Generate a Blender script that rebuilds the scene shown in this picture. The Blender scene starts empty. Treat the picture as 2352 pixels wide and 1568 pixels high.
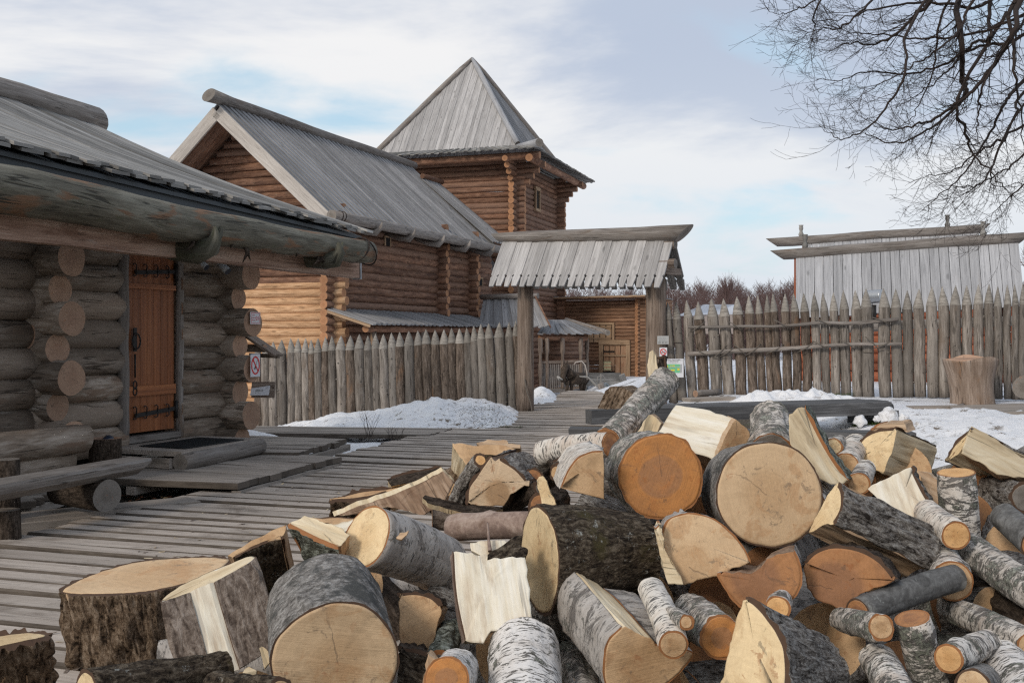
import bpy, math, random
from mathutils import Vector, Matrix, noise as mnoise
V=Vector
sc=bpy.context.scene; col=sc.collection
R=random.Random(7)
F=2400.0; H=1.5; CX=1176.0; CY=765.0
def P(x,y,Y): return V(((x-CX)/F*Y, Y, H+(CY-y)/F*Y))
def nz(v): return mnoise.noise(v)
rad=math.radians
# ------------------------------------------------------------ camera
cd=bpy.data.cameras.new('camera'); cam=bpy.data.objects.new('camera',cd); col.objects.link(cam)
cd.sensor_width=36; cd.lens=36*F/2352; cd.shift_y=-19/2352.; cd.clip_end=3000; cd.clip_start=.1
cam.location=(0,0,H); cam.rotation_euler=(rad(90),0,0); sc.camera=cam
# ------------------------------------------------------------ node helper
class NT:
    def __init__(s,tree): s.t=tree; s.x=0
    def n(s,ty,ins=None,**pr):
        nd=s.t.nodes.new(ty)
        for k,v in pr.items(): setattr(nd,k,v)
        if ins:
            for k,v in ins.items():
                sk=nd.inputs[k]
                if hasattr(v,'is_output') or isinstance(v,bpy.types.NodeSocket): s.t.links.new(v,sk)
                elif isinstance(v,bpy.types.Node): s.t.links.new(v.outputs[0],sk)
                else:
                    if isinstance(v,tuple) and len(v)==3 and sk.type=='RGBA': v=v+(1,)
                    sk.default_value=v
        return nd
    def m(s,op,a,b=0.0,c=None,clamp=False):
        nd=s.n('ShaderNodeMath',operation=op,use_clamp=clamp)
        for i,v in enumerate((a,b,c)):
            if v is None: continue
            if isinstance(v,(int,float)): nd.inputs[i].default_value=v
            else: s.t.links.new(v,nd.inputs[i])
        return nd.outputs[0]
    def vm(s,op,a,b=None,sc_=None):
        nd=s.n('ShaderNodeVectorMath',operation=op)
        for i,v in enumerate((a,b)):
            if v is None: continue
            if isinstance(v,tuple): nd.inputs[i].default_value=v
            else: s.t.links.new(v,nd.inputs[i])
        if sc_ is not None:
            if isinstance(sc_,(int,float)): nd.inputs['Scale'].default_value=sc_
            else: s.t.links.new(sc_,nd.inputs['Scale'])
        return nd.outputs['Value'] if op in('LENGTH','DOT_PRODUCT') else nd.outputs[0]
    def noise(s,vec,scale=1.0,detail=5,rough=.6,dist=0.0,col_=False):
        nd=s.n('ShaderNodeTexNoise',{'Scale':scale,'Detail':detail,'Roughness':rough,'Distortion':dist})
        s.t.links.new(vec,nd.inputs['Vector']); return nd.outputs[1 if col_ else 0]
    def ramp(s,fac,stops,interp='LINEAR'):
        nd=s.n('ShaderNodeValToRGB'); cr=nd.color_ramp; cr.interpolation=interp
        while len(cr.elements)<len(stops): cr.elements.new(.5)
        for e,(p,c) in zip(cr.elements,stops):
            e.position=p; e.color=(c,c,c,1) if isinstance(c,(int,float)) else tuple(c)+(1,)
        s.t.links.new(fac,nd.inputs[0]); return nd.outputs[0]
    def step(s,x,a,b):
        nd=s.n('ShaderNodeMapRange',interpolation_type='SMOOTHSTEP'); s.t.links.new(x,nd.inputs[0])
        nd.inputs[1].default_value=a; nd.inputs[2].default_value=b; return nd.outputs[0]
    def mix(s,f,a,b,mode='MIX'):
        nd=s.n('ShaderNodeMix',data_type='RGBA',blend_type=mode)
        for i,v in ((0,f),(6,a),(7,b)):
            if isinstance(v,(int,float)): nd.inputs[i].default_value=v
            elif isinstance(v,tuple): nd.inputs[i].default_value=v+(1,) if len(v)==3 else v
            else: s.t.links.new(v,nd.inputs[i])
        return nd.outputs[2]
MATS={}
def newmat(name):
    m=bpy.data.materials.new(name); m.use_nodes=True; m.node_tree.nodes.clear(); MATS[name]=m
    return m,NT(m.node_tree)
def finish(t,colr,rough=.8,bump=None,bs=.3,bd=.01,spec=.3,norm2=None):
    b=t.n('ShaderNodeBsdfPrincipled')
    b.inputs['Specular IOR Level'].default_value=spec
    if isinstance(colr,tuple): b.inputs['Base Color'].default_value=colr+(1,)
    else: t.t.links.new(colr,b.inputs['Base Color'])
    if isinstance(rough,(int,float)): b.inputs['Roughness'].default_value=rough
    else: t.t.links.new(rough,b.inputs['Roughness'])
    if bump is not None:
        bn=t.n('ShaderNodeBump',{'Strength':bs,'Distance':bd}); t.t.links.new(bump,bn.inputs['Height'])
        t.t.links.new(bn.outputs[0],b.inputs['Normal'])
    o=t.n('ShaderNodeOutputMaterial'); t.t.links.new(b.outputs[0],o.inputs[0])
def rnd_uv(t):
    g=t.n('ShaderNodeNewGeometry'); oi=t.n('ShaderNodeObjectInfo'); uv=t.n('ShaderNodeUVMap')
    r=t.m('FRACT',t.m('ADD',g.outputs['Random Per Island'],oi.outputs['Random']))
    r2=t.m('FRACT',t.m('MULTIPLY',r,17.31)); r3=t.m('FRACT',t.m('MULTIPLY',r,71.7))
    off=t.n('ShaderNodeCombineXYZ',{0:t.m('MULTIPLY',r,53.0),1:t.m('MULTIPLY',r2,71.0),2:t.m('MULTIPLY',r3,9.0)}).outputs[0]
    return t.vm('ADD',uv.outputs[0],off),r,r2,r3,uv.outputs[0]
def wood(name,dark,mid,light,dirt=None,patch=None,pth=(.5,.75),gx=28,gy=1.2,var=.3,knot=0.0,rough=.85,bs=.4,bd=.006,crack=.5,hue=None,stain=None):
    m,t=newmat(name); c,r,r2,r3,uv=rnd_uv(t)
    c1=t.vm('MULTIPLY',c,(gx,gy,1)); c2=t.vm('MULTIPLY',c,(gx*5,gy*3,1)); c3=t.vm('MULTIPLY',c,(5,1.3,1))
    f1=t.noise(c1,1,6,.62,.4); f2=t.noise(c2,1,4,.6)
    f=t.m('ADD',t.m('MULTIPLY',f1,.62),t.m('MULTIPLY',f2,.38))
    colr=t.ramp(f,[(.36,dark),(.5,mid),(.62,light)])
    if patch is not None:
        colr=t.mix(t.step(t.noise(c3,1,5,.6,.6),pth[0],pth[1]),colr,patch)
    if stain is not None:
        colr=t.mix(t.m('MULTIPLY',t.step(t.noise(t.vm('MULTIPLY',c,(9,2.2,1)),1.3,6,.7),.56,.72),.8),colr,stain)
    if hue is not None:
        colr=t.mix(t.m('MULTIPLY',t.step(r2,.45,1.0),.75),colr,hue)
    h=f
    if knot>0:
        vo=t.n('ShaderNodeTexVoronoi',{'Scale':1.0}); t.t.links.new(t.vm('MULTIPLY',c,(knot,knot*.42,1)),vo.inputs['Vector'])
        k=t.m('SUBTRACT',1.0,t.step(vo.outputs['Distance'],.05,.13))
        colr=t.mix(t.m('MULTIPLY',k,.75),colr,tuple(x*.55 for x in dark)); h=t.m('SUBTRACT',h,t.m('MULTIPLY',k,.2))
    if crack>0:
        cr=t.noise(t.vm('MULTIPLY',c,(gx*1.3,gy*.45,1)),1,3,.5,.8)
        ck=t.m('SUBTRACT',1.0,t.step(t.m('ABSOLUTE',t.m('SUBTRACT',cr,.5)),.007,.028))
        ck=t.m('MULTIPLY',ck,t.step(t.noise(c3,1.7,2),.5,.6))
        colr=t.mix(t.m('MULTIPLY',ck,crack),colr,tuple(x*.3 for x in dark)); h=t.m('SUBTRACT',h,t.m('MULTIPLY',ck,.3))
    colr=t.mix(.22,colr,t.mix(t.noise(t.vm('MULTIPLY',c,(150,22,1)),1,6,.75),tuple(x*.25 for x in mid),tuple(min(1,x*2.1) for x in mid)))
    if dirt is not None:
        tc=t.n('ShaderNodeTexCoord'); o_=tc.outputs['Object']
        dn=t.step(t.noise(o_,1.5,9,.72,.5),.5,.64); colr=t.mix(t.m('MULTIPLY',dn,.55),colr,dirt)
        dn=t.step(t.noise(o_,22,6,.8),.6,.68); colr=t.mix(t.m('MULTIPLY',dn,.6),colr,tuple(x*.45 for x in dirt))
    vv=t.m('ADD',1-var/2,t.m('MULTIPLY',r,var))
    hs=t.n('ShaderNodeHueSaturation',{'Value':vv,'Color':colr}); 
    finish(t,hs.outputs[0],rough,h,bs,bd)
    return m
def endgrain(name,heart,sap,stain,hr=(.25,.6),ringc=.22,sth=(.58,.72),rough=.75,rot=None,spots=(.08,.06,.05),var=.2,irr=.35):
    m,t=newmat(name); c,r,r2,r3,uv=rnd_uv(t)
    off=t.vm('SCALE',t.vm('SUBTRACT',t.noise(c,1.3,4,.6,0,True),(.5,.5,.5)),None,irr)
    q=t.vm('ADD',uv,off); rr=t.vm('LENGTH',t.vm('MULTIPLY',q,(1,1,0)))
    rings=t.m('SINE',t.m('MULTIPLY',t.m('POWER',rr,.85),75.0))
    rings2=t.noise(t.n('ShaderNodeCombineXYZ',{0:t.m('MULTIPLY',rr,14.0),1:r}).outputs[0],1,3,.7)
    colr=t.mix(t.step(rr,hr[0],hr[1]),heart,sap)
    colr=t.mix(t.m('MULTIPLY',t.m('ADD',t.m('MULTIPLY',rings,.5),.5),ringc*.6),colr,tuple(x*.55 for x in sap))
    colr=t.mix(t.m('MULTIPLY',t.step(rings2,.45,.75),ringc*1.4),colr,tuple(x*.6 for x in heart))
    saw=t.noise(t.vm('MULTIPLY',c,(1.5,34,1)),1,5,.65,.3)
    colr=t.mix(t.m('MULTIPLY',t.step(saw,.5,.75),.28),colr,tuple(min(1,x*1.25) for x in sap))
    colr=t.mix(t.m('MULTIPLY',t.step(saw,.5,.28),.25),colr,tuple(x*.6 for x in sap))
    st=t.step(t.noise(c,1.7,5,.65,.6),sth[0],sth[1])
    colr=t.mix(t.m('MULTIPLY',st,.6),colr,stain); st2=t.m('MULTIPLY',t.step(t.noise(c,4.5,6,.7,.5),.57,.63),t.step(t.noise(t.vm('ADD',c,(3,8,0)),1.4,2),.5,.6)); colr=t.mix(t.m('MULTIPLY',st2,.8),colr,(.3,.1,.03))
    sp=t.step(t.noise(c,2.6,8,.72,.8),.575,.64)
    colr=t.mix(t.m('MULTIPLY',sp,.75),colr,spots)
    b2=t.noise(c,1.1,4,.6,.5); colr=t.mix(t.m('MULTIPLY',t.step(b2,.5,.7),.4),colr,tuple(x*.62 for x in heart)); colr=t.mix(t.m('MULTIPLY',t.step(b2,.46,.3),.35),colr,tuple(min(1,x*1.2) for x in sap))
    if rot is not None:
        colr=t.mix(t.m('SUBTRACT',1.0,t.step(rr,.28,.42)),colr,t.mix(t.noise(c,6,5,.7),rot,tuple(x*.35 for x in rot)))
    colr=t.mix(.34,colr,t.mix(t.noise(c,17,5,.75),tuple(x*.45 for x in sap),tuple(min(1,x*1.45) for x in sap)))
    sx=t.n('ShaderNodeSeparateXYZ',{0:q}); an=t.m('ARCTAN2',sx.outputs[1],sx.outputs[0])
    ra=t.noise(t.n('ShaderNodeCombineXYZ',{0:t.m('MULTIPLY',an,1.1),1:t.m('MULTIPLY',r,31.0),2:t.m('MULTIPLY',rr,.7)}).outputs[0],1,2,.5)
    ph=t.m('ADD',an,t.m('MULTIPLY',r,6.283)); wv=t.m('ADD',t.m('ABSOLUTE',t.m('MULTIPLY',t.m('SINE',ph),rr)),t.m('MULTIPLY',t.m('SUBTRACT',t.noise(c,3,3,.5),.45),.05))
    ck=t.m('SUBTRACT',1.0,t.step(wv,.004,.018))
    ck=t.m('MULTIPLY',t.m('MULTIPLY',ck,t.step(rr,.85,.45)),t.step(t.m('COSINE',ph),-.1,.1))
    ck=t.m('MULTIPLY',ck,t.step(r3,.35,.6))
    colr=t.mix(t.m('MULTIPLY',ck,.38),colr,spots)
    hs=t.n('ShaderNodeHueSaturation',{'Value':t.m('ADD',1-var/2,t.m('MULTIPLY',r2,var)),'Color':colr})
    h=t.m('ADD',saw,t.m('MULTIPLY',t.noise(c,14,4,.6),.5)); h=t.m('SUBTRACT',h,ck)
    finish(t,hs.outputs[0],rough,h,.35,.006)
    return m
def bark(name,dark,mid,light,su=55,sv=9,moss=None,mth=(.52,.66),lich=None,lth=(.55,.66),bs=1.0,bd=.012,var=.2):
    m,t=newmat(name); c,r,r2,r3,uv=rnd_uv(t)
    a=t.noise(t.vm('MULTIPLY',c,(su,sv,1)),1,7,.68,.9); b=t.noise(c,48,7,.78,.3); f=t.m('ADD',t.m('MULTIPLY',a,.6),t.m('MULTIPLY',b,.4))
    colr=t.ramp(f,[(.41,dark),(.5,mid),(.59,light)])
    if moss is not None: colr=t.mix(t.step(t.noise(c,5,7,.72),mth[0],mth[1]),colr,moss)
    if lich is not None: colr=t.mix(t.step(t.noise(t.vm('ADD',c,(9,3,0)),24,7,.78),lth[0],lth[1]),colr,lich)
    hs=t.n('ShaderNodeHueSaturation',{'Value':t.m('ADD',1-var/2,t.m('MULTIPLY',r2,var)),'Color':colr})
    finish(t,hs.outputs[0],.9,f,bs,bd*1.5,spec=.15); return m
def birch(name,white,pinkish,black=(.03,.027,.025),blk=(.6,.68),lich=(.16,.18,.13),lth=(.56,.66),lent=(.545,.58)):
    m,t=newmat(name); c,r,r2,r3,uv=rnd_uv(t)
    base=t.mix(t.step(t.noise(t.vm('MULTIPLY',c,(4,14,1)),1,6,.65),.4,.7),white,pinkish)
    le=t.noise(t.vm('MULTIPLY',c,(30,125,1)),1,3,.6,.3); lf=t.m('MULTIPLY',t.step(le,lent[0],lent[1]),t.step(t.noise(c,6,2),.3,.44))
    base=t.mix(lf,base,black)
    bp=t.noise(t.vm('MULTIPLY',c,(8,15,1)),1,8,.75,.8); bf=t.step(bp,blk[0],blk[1]); base=t.mix(bf,base,t.mix(t.noise(c,60,4),black,(.12,.1,.09)))
    ln=t.noise(t.vm('ADD',c,(5,7,0)),12,8,.8,.4); lf2=t.step(ln,lth[0],lth[1])
    lc=t.mix(t.step(t.noise(c,90,3),.4,.6),lich,tuple(x*.3 for x in lich)); base=t.mix(lf2,base,lc)
    h=t.m('ADD',t.m('ADD',t.m('MULTIPLY',lf2,.6),t.m('MULTIPLY',bf,-.3)),t.m('MULTIPLY',t.noise(c,40,4),.5))
    base=t.mix(.2,base,t.mix(t.noise(c,42,6,.8),(.12,.11,.1),(.85,.8,.74))); finish(t,base,.75,h,.9,.01,spec=.2); return m
def plain(name,c,rough=.6,metal=0,nsc=0,var=.3):
    m,t=newmat(name)
    if nsc:
        tc=t.n('ShaderNodeTexCoord'); f=t.noise(tc.outputs['Object'],nsc,5,.6)
        cc=t.mix(f,tuple(x*(1-var) for x in c),tuple(min(1,x*(1+var)) for x in c)); finish(t,cc,rough,f,.2,.005)
    else: finish(t,c,rough)
    if metal:
        [n for n in m.node_tree.nodes if n.type=='BSDF_PRINCIPLED'][0].inputs['Metallic'].default_value=metal
    return m
# ---- material library
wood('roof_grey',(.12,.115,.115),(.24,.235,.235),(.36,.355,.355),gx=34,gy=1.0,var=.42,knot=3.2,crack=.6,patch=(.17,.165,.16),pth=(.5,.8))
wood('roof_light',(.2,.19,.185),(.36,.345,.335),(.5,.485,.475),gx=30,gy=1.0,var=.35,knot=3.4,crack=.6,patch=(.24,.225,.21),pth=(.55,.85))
wood('roof_white',(.22,.22,.228),(.35,.35,.36),(.47,.47,.48),gx=24,gy=.9,var=.3,knot=3.0,crack=.5,patch=(.34,.3,.27),pth=(.6,.85))
wood('roof_old',(.08,.074,.068),(.225,.215,.2),(.38,.365,.345),gx=20,gy=.7,var=.75,knot=1.5,crack=.8,patch=(.12,.115,.1),pth=(.45,.75),bs=.7,bd=.01)
wood('boardwalk_wood',(.3,.252,.208),(.4,.342,.29),(.49,.43,.37),dirt=(.15,.115,.085),gx=18,gy=.9,var=.3,knot=1.6,crack=.9,patch=(.17,.145,.125),pth=(.52,.75),bs=.7,bd=.008)
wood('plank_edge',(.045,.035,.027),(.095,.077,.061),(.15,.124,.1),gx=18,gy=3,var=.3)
wood('deck_wood',(.22,.187,.157),(.31,.267,.228),(.4,.35,.302),gx=18,gy=.9,var=.35,knot=1.3,crack=.8,patch=(.09,.08,.06),pth=(.5,.78),bs=.6)
wood('table_wood',(.028,.027,.027),(.08,.079,.08),(.185,.183,.185),gx=22,gy=.7,var=.3,crack=.9,patch=(.03,.028,.026),pth=(.55,.75),bs=.6)
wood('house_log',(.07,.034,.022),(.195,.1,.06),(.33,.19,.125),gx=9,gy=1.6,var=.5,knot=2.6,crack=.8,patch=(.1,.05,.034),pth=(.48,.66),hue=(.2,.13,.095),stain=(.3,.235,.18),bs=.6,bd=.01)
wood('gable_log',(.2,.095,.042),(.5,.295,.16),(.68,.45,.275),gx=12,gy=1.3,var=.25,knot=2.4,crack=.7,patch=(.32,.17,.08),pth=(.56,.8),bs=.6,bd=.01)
wood('barn_log',(.09,.045,.025),(.22,.12,.07),(.36,.22,.14),gx=12,gy=1.2,var=.4,knot=2.4,crack=.7,patch=(.1,.06,.04),pth=(.5,.75),bs=.6,bd=.01)
wood('cabin_log',(.06,.042,.03),(.2,.155,.117),(.39,.33,.275),gx=7,gy=1.5,var=.6,knot=1.6,crack=1.0,patch=(.17,.11,.075),pth=(.52,.68),hue=(.27,.215,.17),stain=(.44,.41,.36),bs=.8,bd=.012)
wood('old_log',(.11,.09,.075),(.21,.185,.165),(.32,.29,.265),gx=16,gy=1.2,var=.4,knot=2.2,crack=.9,patch=(.15,.1,.065),pth=(.55,.75),bs=.7,bd=.01)
wood('gutter_log',(.055,.048,.034),(.13,.118,.09),(.23,.215,.17),gx=9,gy=1.3,var=.1,crack=1.0,patch=(.2,.1,.052),pth=(.52,.62),stain=(.08,.085,.045),bs=.9,bd=.015)
wood('hook_wood',(.03,.028,.02),(.085,.08,.058),(.17,.16,.125),gx=9,gy=2,var=.1,crack=1.0,patch=(.06,.065,.035),pth=(.5,.65),bs=1,bd=.02)
wood('fascia',(.17,.09,.06),(.38,.25,.185),(.54,.42,.34),gx=10,gy=1.1,var=.1,crack=.8,patch=(.13,.06,.035),pth=(.55,.7),stain=(.35,.31,.28),bs=.8,bd=.012)
wood('picket_wood',(.05,.04,.032),(.185,.16,.137),(.36,.322,.285),gx=15,gy=1.6,var=.6,knot=3.4,crack=.9,patch=(.13,.095,.07),pth=(.55,.74),hue=(.21,.19,.168),bs=.9,bd=.014)
wood('picket_bark',(.03,.02,.015),(.125,.095,.073),(.28,.225,.185),gx=26,gy=3.5,var=.4,knot=2.5,crack=.9,patch=(.21,.125,.075),pth=(.58,.7),bs=1.0,bd=.02)
wood('tip_wood',(.12,.105,.09),(.25,.228,.2),(.36,.335,.3),gx=6,gy=38,var=.45,crack=.3,bs=.9,bd=.012)
wood('gate_post',(.085,.06,.044),(.195,.147,.115),(.34,.275,.225),gx=16,gy=1.0,var=.3,knot=1.0,crack=.9,patch=(.38,.24,.13),pth=(.62,.75),bs=.9,bd=.015)
wood('barge',(.27,.24,.215),(.42,.38,.34),(.54,.5,.455),gx=12,gy=.8,var=.15,knot=2.0,crack=.4,patch=(.45,.34,.23),pth=(.6,.8))
wood('door_wood',(.12,.04,.015),(.25,.085,.03),(.36,.14,.052),gx=26,gy=.6,var=.35,crack=.3,patch=(.2,.065,.024),pth=(.5,.8),rough=.45,bs=.2)
wood('barn_door_wood',(.18,.085,.045),(.33,.2,.12),(.45,.3,.2),gx=20,gy=1.0,var=.3,knot=2,crack=.5,patch=(.2,.07,.03),pth=(.52,.72))
wood('yellow_wood',(.21,.13,.075),(.33,.22,.135),(.43,.305,.195),gx=18,gy=1.0,var=.25,knot=2,crack=.4)
wood('red_wood',(.16,.05,.025),(.28,.09,.045),(.36,.13,.07),gx=14,gy=1.0,var=.3,crack=.4)
wood('split_white',(.46,.33,.19),(.76,.67,.5),(.86,.81,.69),gx=11,gy=1.6,var=.14,crack=.5,patch=(.62,.46,.27),pth=(.55,.85),stain=(.36,.24,.13),rough=.7,bs=.8,bd=.008)
wood('split_cream',(.4,.275,.16),(.64,.49,.32),(.78,.66,.49),gx=9,gy=1.7,var=.2,crack=.6,patch=(.5,.33,.17),pth=(.5,.8),stain=(.25,.15,.08),rough=.75,bs=.9,bd=.01)
wood('split_tan',(.24,.145,.08),(.46,.31,.19),(.64,.49,.34),gx=9,gy=1.7,var=.25,crack=.6,patch=(.3,.17,.09),pth=(.5,.75),stain=(.16,.085,.045),rough=.8,bs=.9,bd=.012)
wood('split_brown',(.07,.04,.026),(.3,.2,.13),(.5,.37,.265),gx=10,gy=2.2,var=.2,crack=.6,patch=(.14,.075,.045),pth=(.46,.66),rough=.85,bs=1,bd=.012)
endgrain('end_pale',(.5,.315,.165),(.64,.455,.275),(.4,.19,.07),sth=(.53,.62))
endgrain('end_tan',(.43,.255,.125),(.6,.395,.22),(.3,.14,.055),sth=(.52,.63))
endgrain('end_cream',(.62,.42,.22),(.76,.57,.34),(.45,.27,.13),sth=(.52,.62))
endgrain('end_orange',(.3,.16,.09),(.5,.22,.07),(.55,.19,.045),hr=(.45,.53),sth=(.5,.7),ringc=.35,irr=.25)
endgrain('end_bright',(.58,.31,.12),(.7,.41,.18),(.42,.18,.06),hr=(.2,.6),sth=(.6,.8))
endgrain('end_brown',(.24,.12,.07),(.42,.2,.085),(.2,.09,.045),hr=(.4,.62),sth=(.55,.75),ringc=.35)
endgrain('end_rot',(.4,.25,.13),(.56,.42,.28),(.3,.16,.07),sth=(.6,.75),rot=(.3,.14,.04))
endgrain('end_log',(.33,.2,.135),(.39,.25,.17),(.2,.11,.065),sth=(.56,.7),var=.45)
endgrain('end_dark',(.06,.035,.02),(.09,.052,.03),(.03,.018,.01))
endgrain('end_house',(.32,.15,.07),(.38,.19,.095),(.18,.08,.04),sth=(.6,.75),var=.35)
endgrain('end_grey',(.14,.12,.1),(.22,.195,.17),(.09,.075,.055),sth=(.5,.75),var=.3)
bark('bark_furrow',(.03,.024,.02),(.225,.2,.178),(.46,.44,.41),su=85,sv=20,lich=(.42,.43,.42),lth=(.64,.72),bd=.02)
bark('bark_stump',(.025,.016,.01),(.21,.145,.095),(.41,.315,.23),su=44,sv=11,moss=(.13,.12,.03),mth=(.62,.72),bd=.03)
bark('bark_moss',(.012,.008,.006),(.07,.052,.036),(.19,.155,.115),su=62,sv=26,moss=(.075,.062,.028),mth=(.54,.66),lich=(.36,.36,.33),lth=(.6,.65),bd=.02)
bark('bark_grey',(.1,.092,.084),(.27,.25,.23),(.46,.44,.415),su=40,sv=40,moss=(.09,.09,.085),mth=(.5,.62),bd=.012)
bark('bark_smooth',(.075,.073,.07),(.125,.122,.118),(.19,.188,.182),su=14,sv=14,lich=(.26,.27,.255),lth=(.58,.68),bs=.4,bd=.006)
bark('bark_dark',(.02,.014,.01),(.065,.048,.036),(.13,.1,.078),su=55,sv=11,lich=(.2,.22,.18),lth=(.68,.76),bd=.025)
bark('bark_pinkish',(.17,.12,.1),(.27,.2,.165),(.36,.285,.24),su=8,sv=5,moss=(.14,.09,.065),mth=(.55,.7),bs=.4,bd=.006)
bark('bark_lichen',(.035,.035,.028),(.13,.135,.105),(.34,.37,.31),su=30,sv=30,bd=.03,lich=(.45,.48,.42),lth=(.5,.6))
bark('bark_brown',(.06,.043,.033),(.17,.132,.105),(.3,.25,.21),su=40,sv=9,bd=.01)
birch('birch_white',(.7,.65,.58),(.52,.42,.34),blk=(.6,.66),lth=(.62,.7))
birch('birch_front',(.76,.73,.7),(.62,.57,.52),blk=(.6,.66),lth=(.56,.62))
birch('birch_spot',(.72,.68,.62),(.52,.44,.37),blk=(.52,.57),lth=(.53,.6))
birch('birch_lichen',(.55,.51,.46),(.36,.3,.25),blk=(.52,.6),lth=(.5,.58),lich=(.27,.29,.235))
birch('birch_grey',(.42,.39,.36),(.24,.21,.185),blk=(.53,.62),lth=(.58,.7),lent=(.58,.64))
plain('rim_orange',(.3,.13,.05),.8,nsc=40); plain('rim_dark',(.085,.05,.032),.9,nsc=40)
plain('black_iron',(.02,.018,.017),.55,nsc=30); plain('rubber',(.012,.014,.015),.8,nsc=40)
plain('white_sign',(.68,.68,.7),.4); plain('sign_red',(.62,.03,.03),.4); plain('sign_black',(.02,.02,.02),.4)
plain('sign_green',(.17,.5,.26),.4); plain('sign_yellow',(.75,.6,.05),.4); plain('sign_grey',(.35,.36,.36),.4); plain('sign_cream',(.55,.5,.3),.5)
plain('laminate',(.42,.42,.41),.2); plain('white_plastic',(.42,.43,.43),.4); plain('galvanised',(.45,.46,.47),.35,.8)
plain('rope',(.14,.12,.1),.9); plain('dark_void',(.012,.01,.009),.9); plain('glass_dark',(.02,.025,.04),.1)
plain('twig',(.032,.022,.018),.8); plain('wood_far',(.135,.085,.075),.9); plain('birch_far',(.36,.31,.29),.9); plain('far_roof_snow',(.62,.65,.7),.8); plain('far_wall',(.3,.25,.22),.8)
plain('needle_green',(.05,.085,.02),.7,nsc=20,var=.5); plain('straw',(.3,.22,.13),.9); plain('dry_leaf',(.2,.08,.04),.8)
plain('underlay',(.06,.07,.078),.5); plain('wheel_paint',(.2,.235,.26),.7,nsc=20)
def snowmat(name,dirt):
    m,t=newmat(name); tc=t.n('ShaderNodeTexCoord'); o=tc.outputs['Object']
    f=t.noise(o,2.2,8,.7,.3); g=t.noise(o,16,8,.8); base=t.mix(f,(.86,.855,.85),(.76,.76,.775))
    d=t.m('MULTIPLY',t.m('MULTIPLY',t.step(t.noise(o,6.5,8,.75),.54,.6),t.step(t.noise(o,1.1,3,.6),.5,.62)),dirt); base=t.mix(d,base,(.14,.1,.06))
    d2=t.m('MULTIPLY',t.step(t.noise(o,38,4,.7),.62,.68),dirt); base=t.mix(d2,base,(.2,.14,.09))
    finish(t,base,.55,t.m('ADD',f,t.m('MULTIPLY',g,.7)),.8,.035,spec=.3)
snowmat('snow_clean',.5); snowmat('snow_dirty',.95)
def groundmat():
    m,t=newmat('ground_dirt'); tc=t.n('ShaderNodeTexCoord'); o=tc.outputs['Object']
    f=t.noise(o,3,8,.7); g=t.noise(o,26,5,.7)
    base=t.ramp(g,[(.3,(.03,.024,.017)),(.5,(.075,.06,.042)),(.7,(.14,.115,.08))])
    base=t.mix(t.m('MULTIPLY',t.step(f,.5,.62),.6),base,(.06,.066,.025))
    sx=t.n('ShaderNodeSeparateXYZ',{0:o})
    far=t.m('MAXIMUM',t.step(sx.outputs[1],15.5,18.0),t.m('MULTIPLY',t.step(sx.outputs[0],3.2,4.2),t.step(sx.outputs[1],8,10)))
    sn=t.m('MULTIPLY',far,t.step(t.noise(o,1.1,6,.65),.36,.42)); base=t.mix(sn,base,(.74,.75,.78))
    finish(t,base,.9,g,.8,.04)
groundmat()
M=MATS
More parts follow.
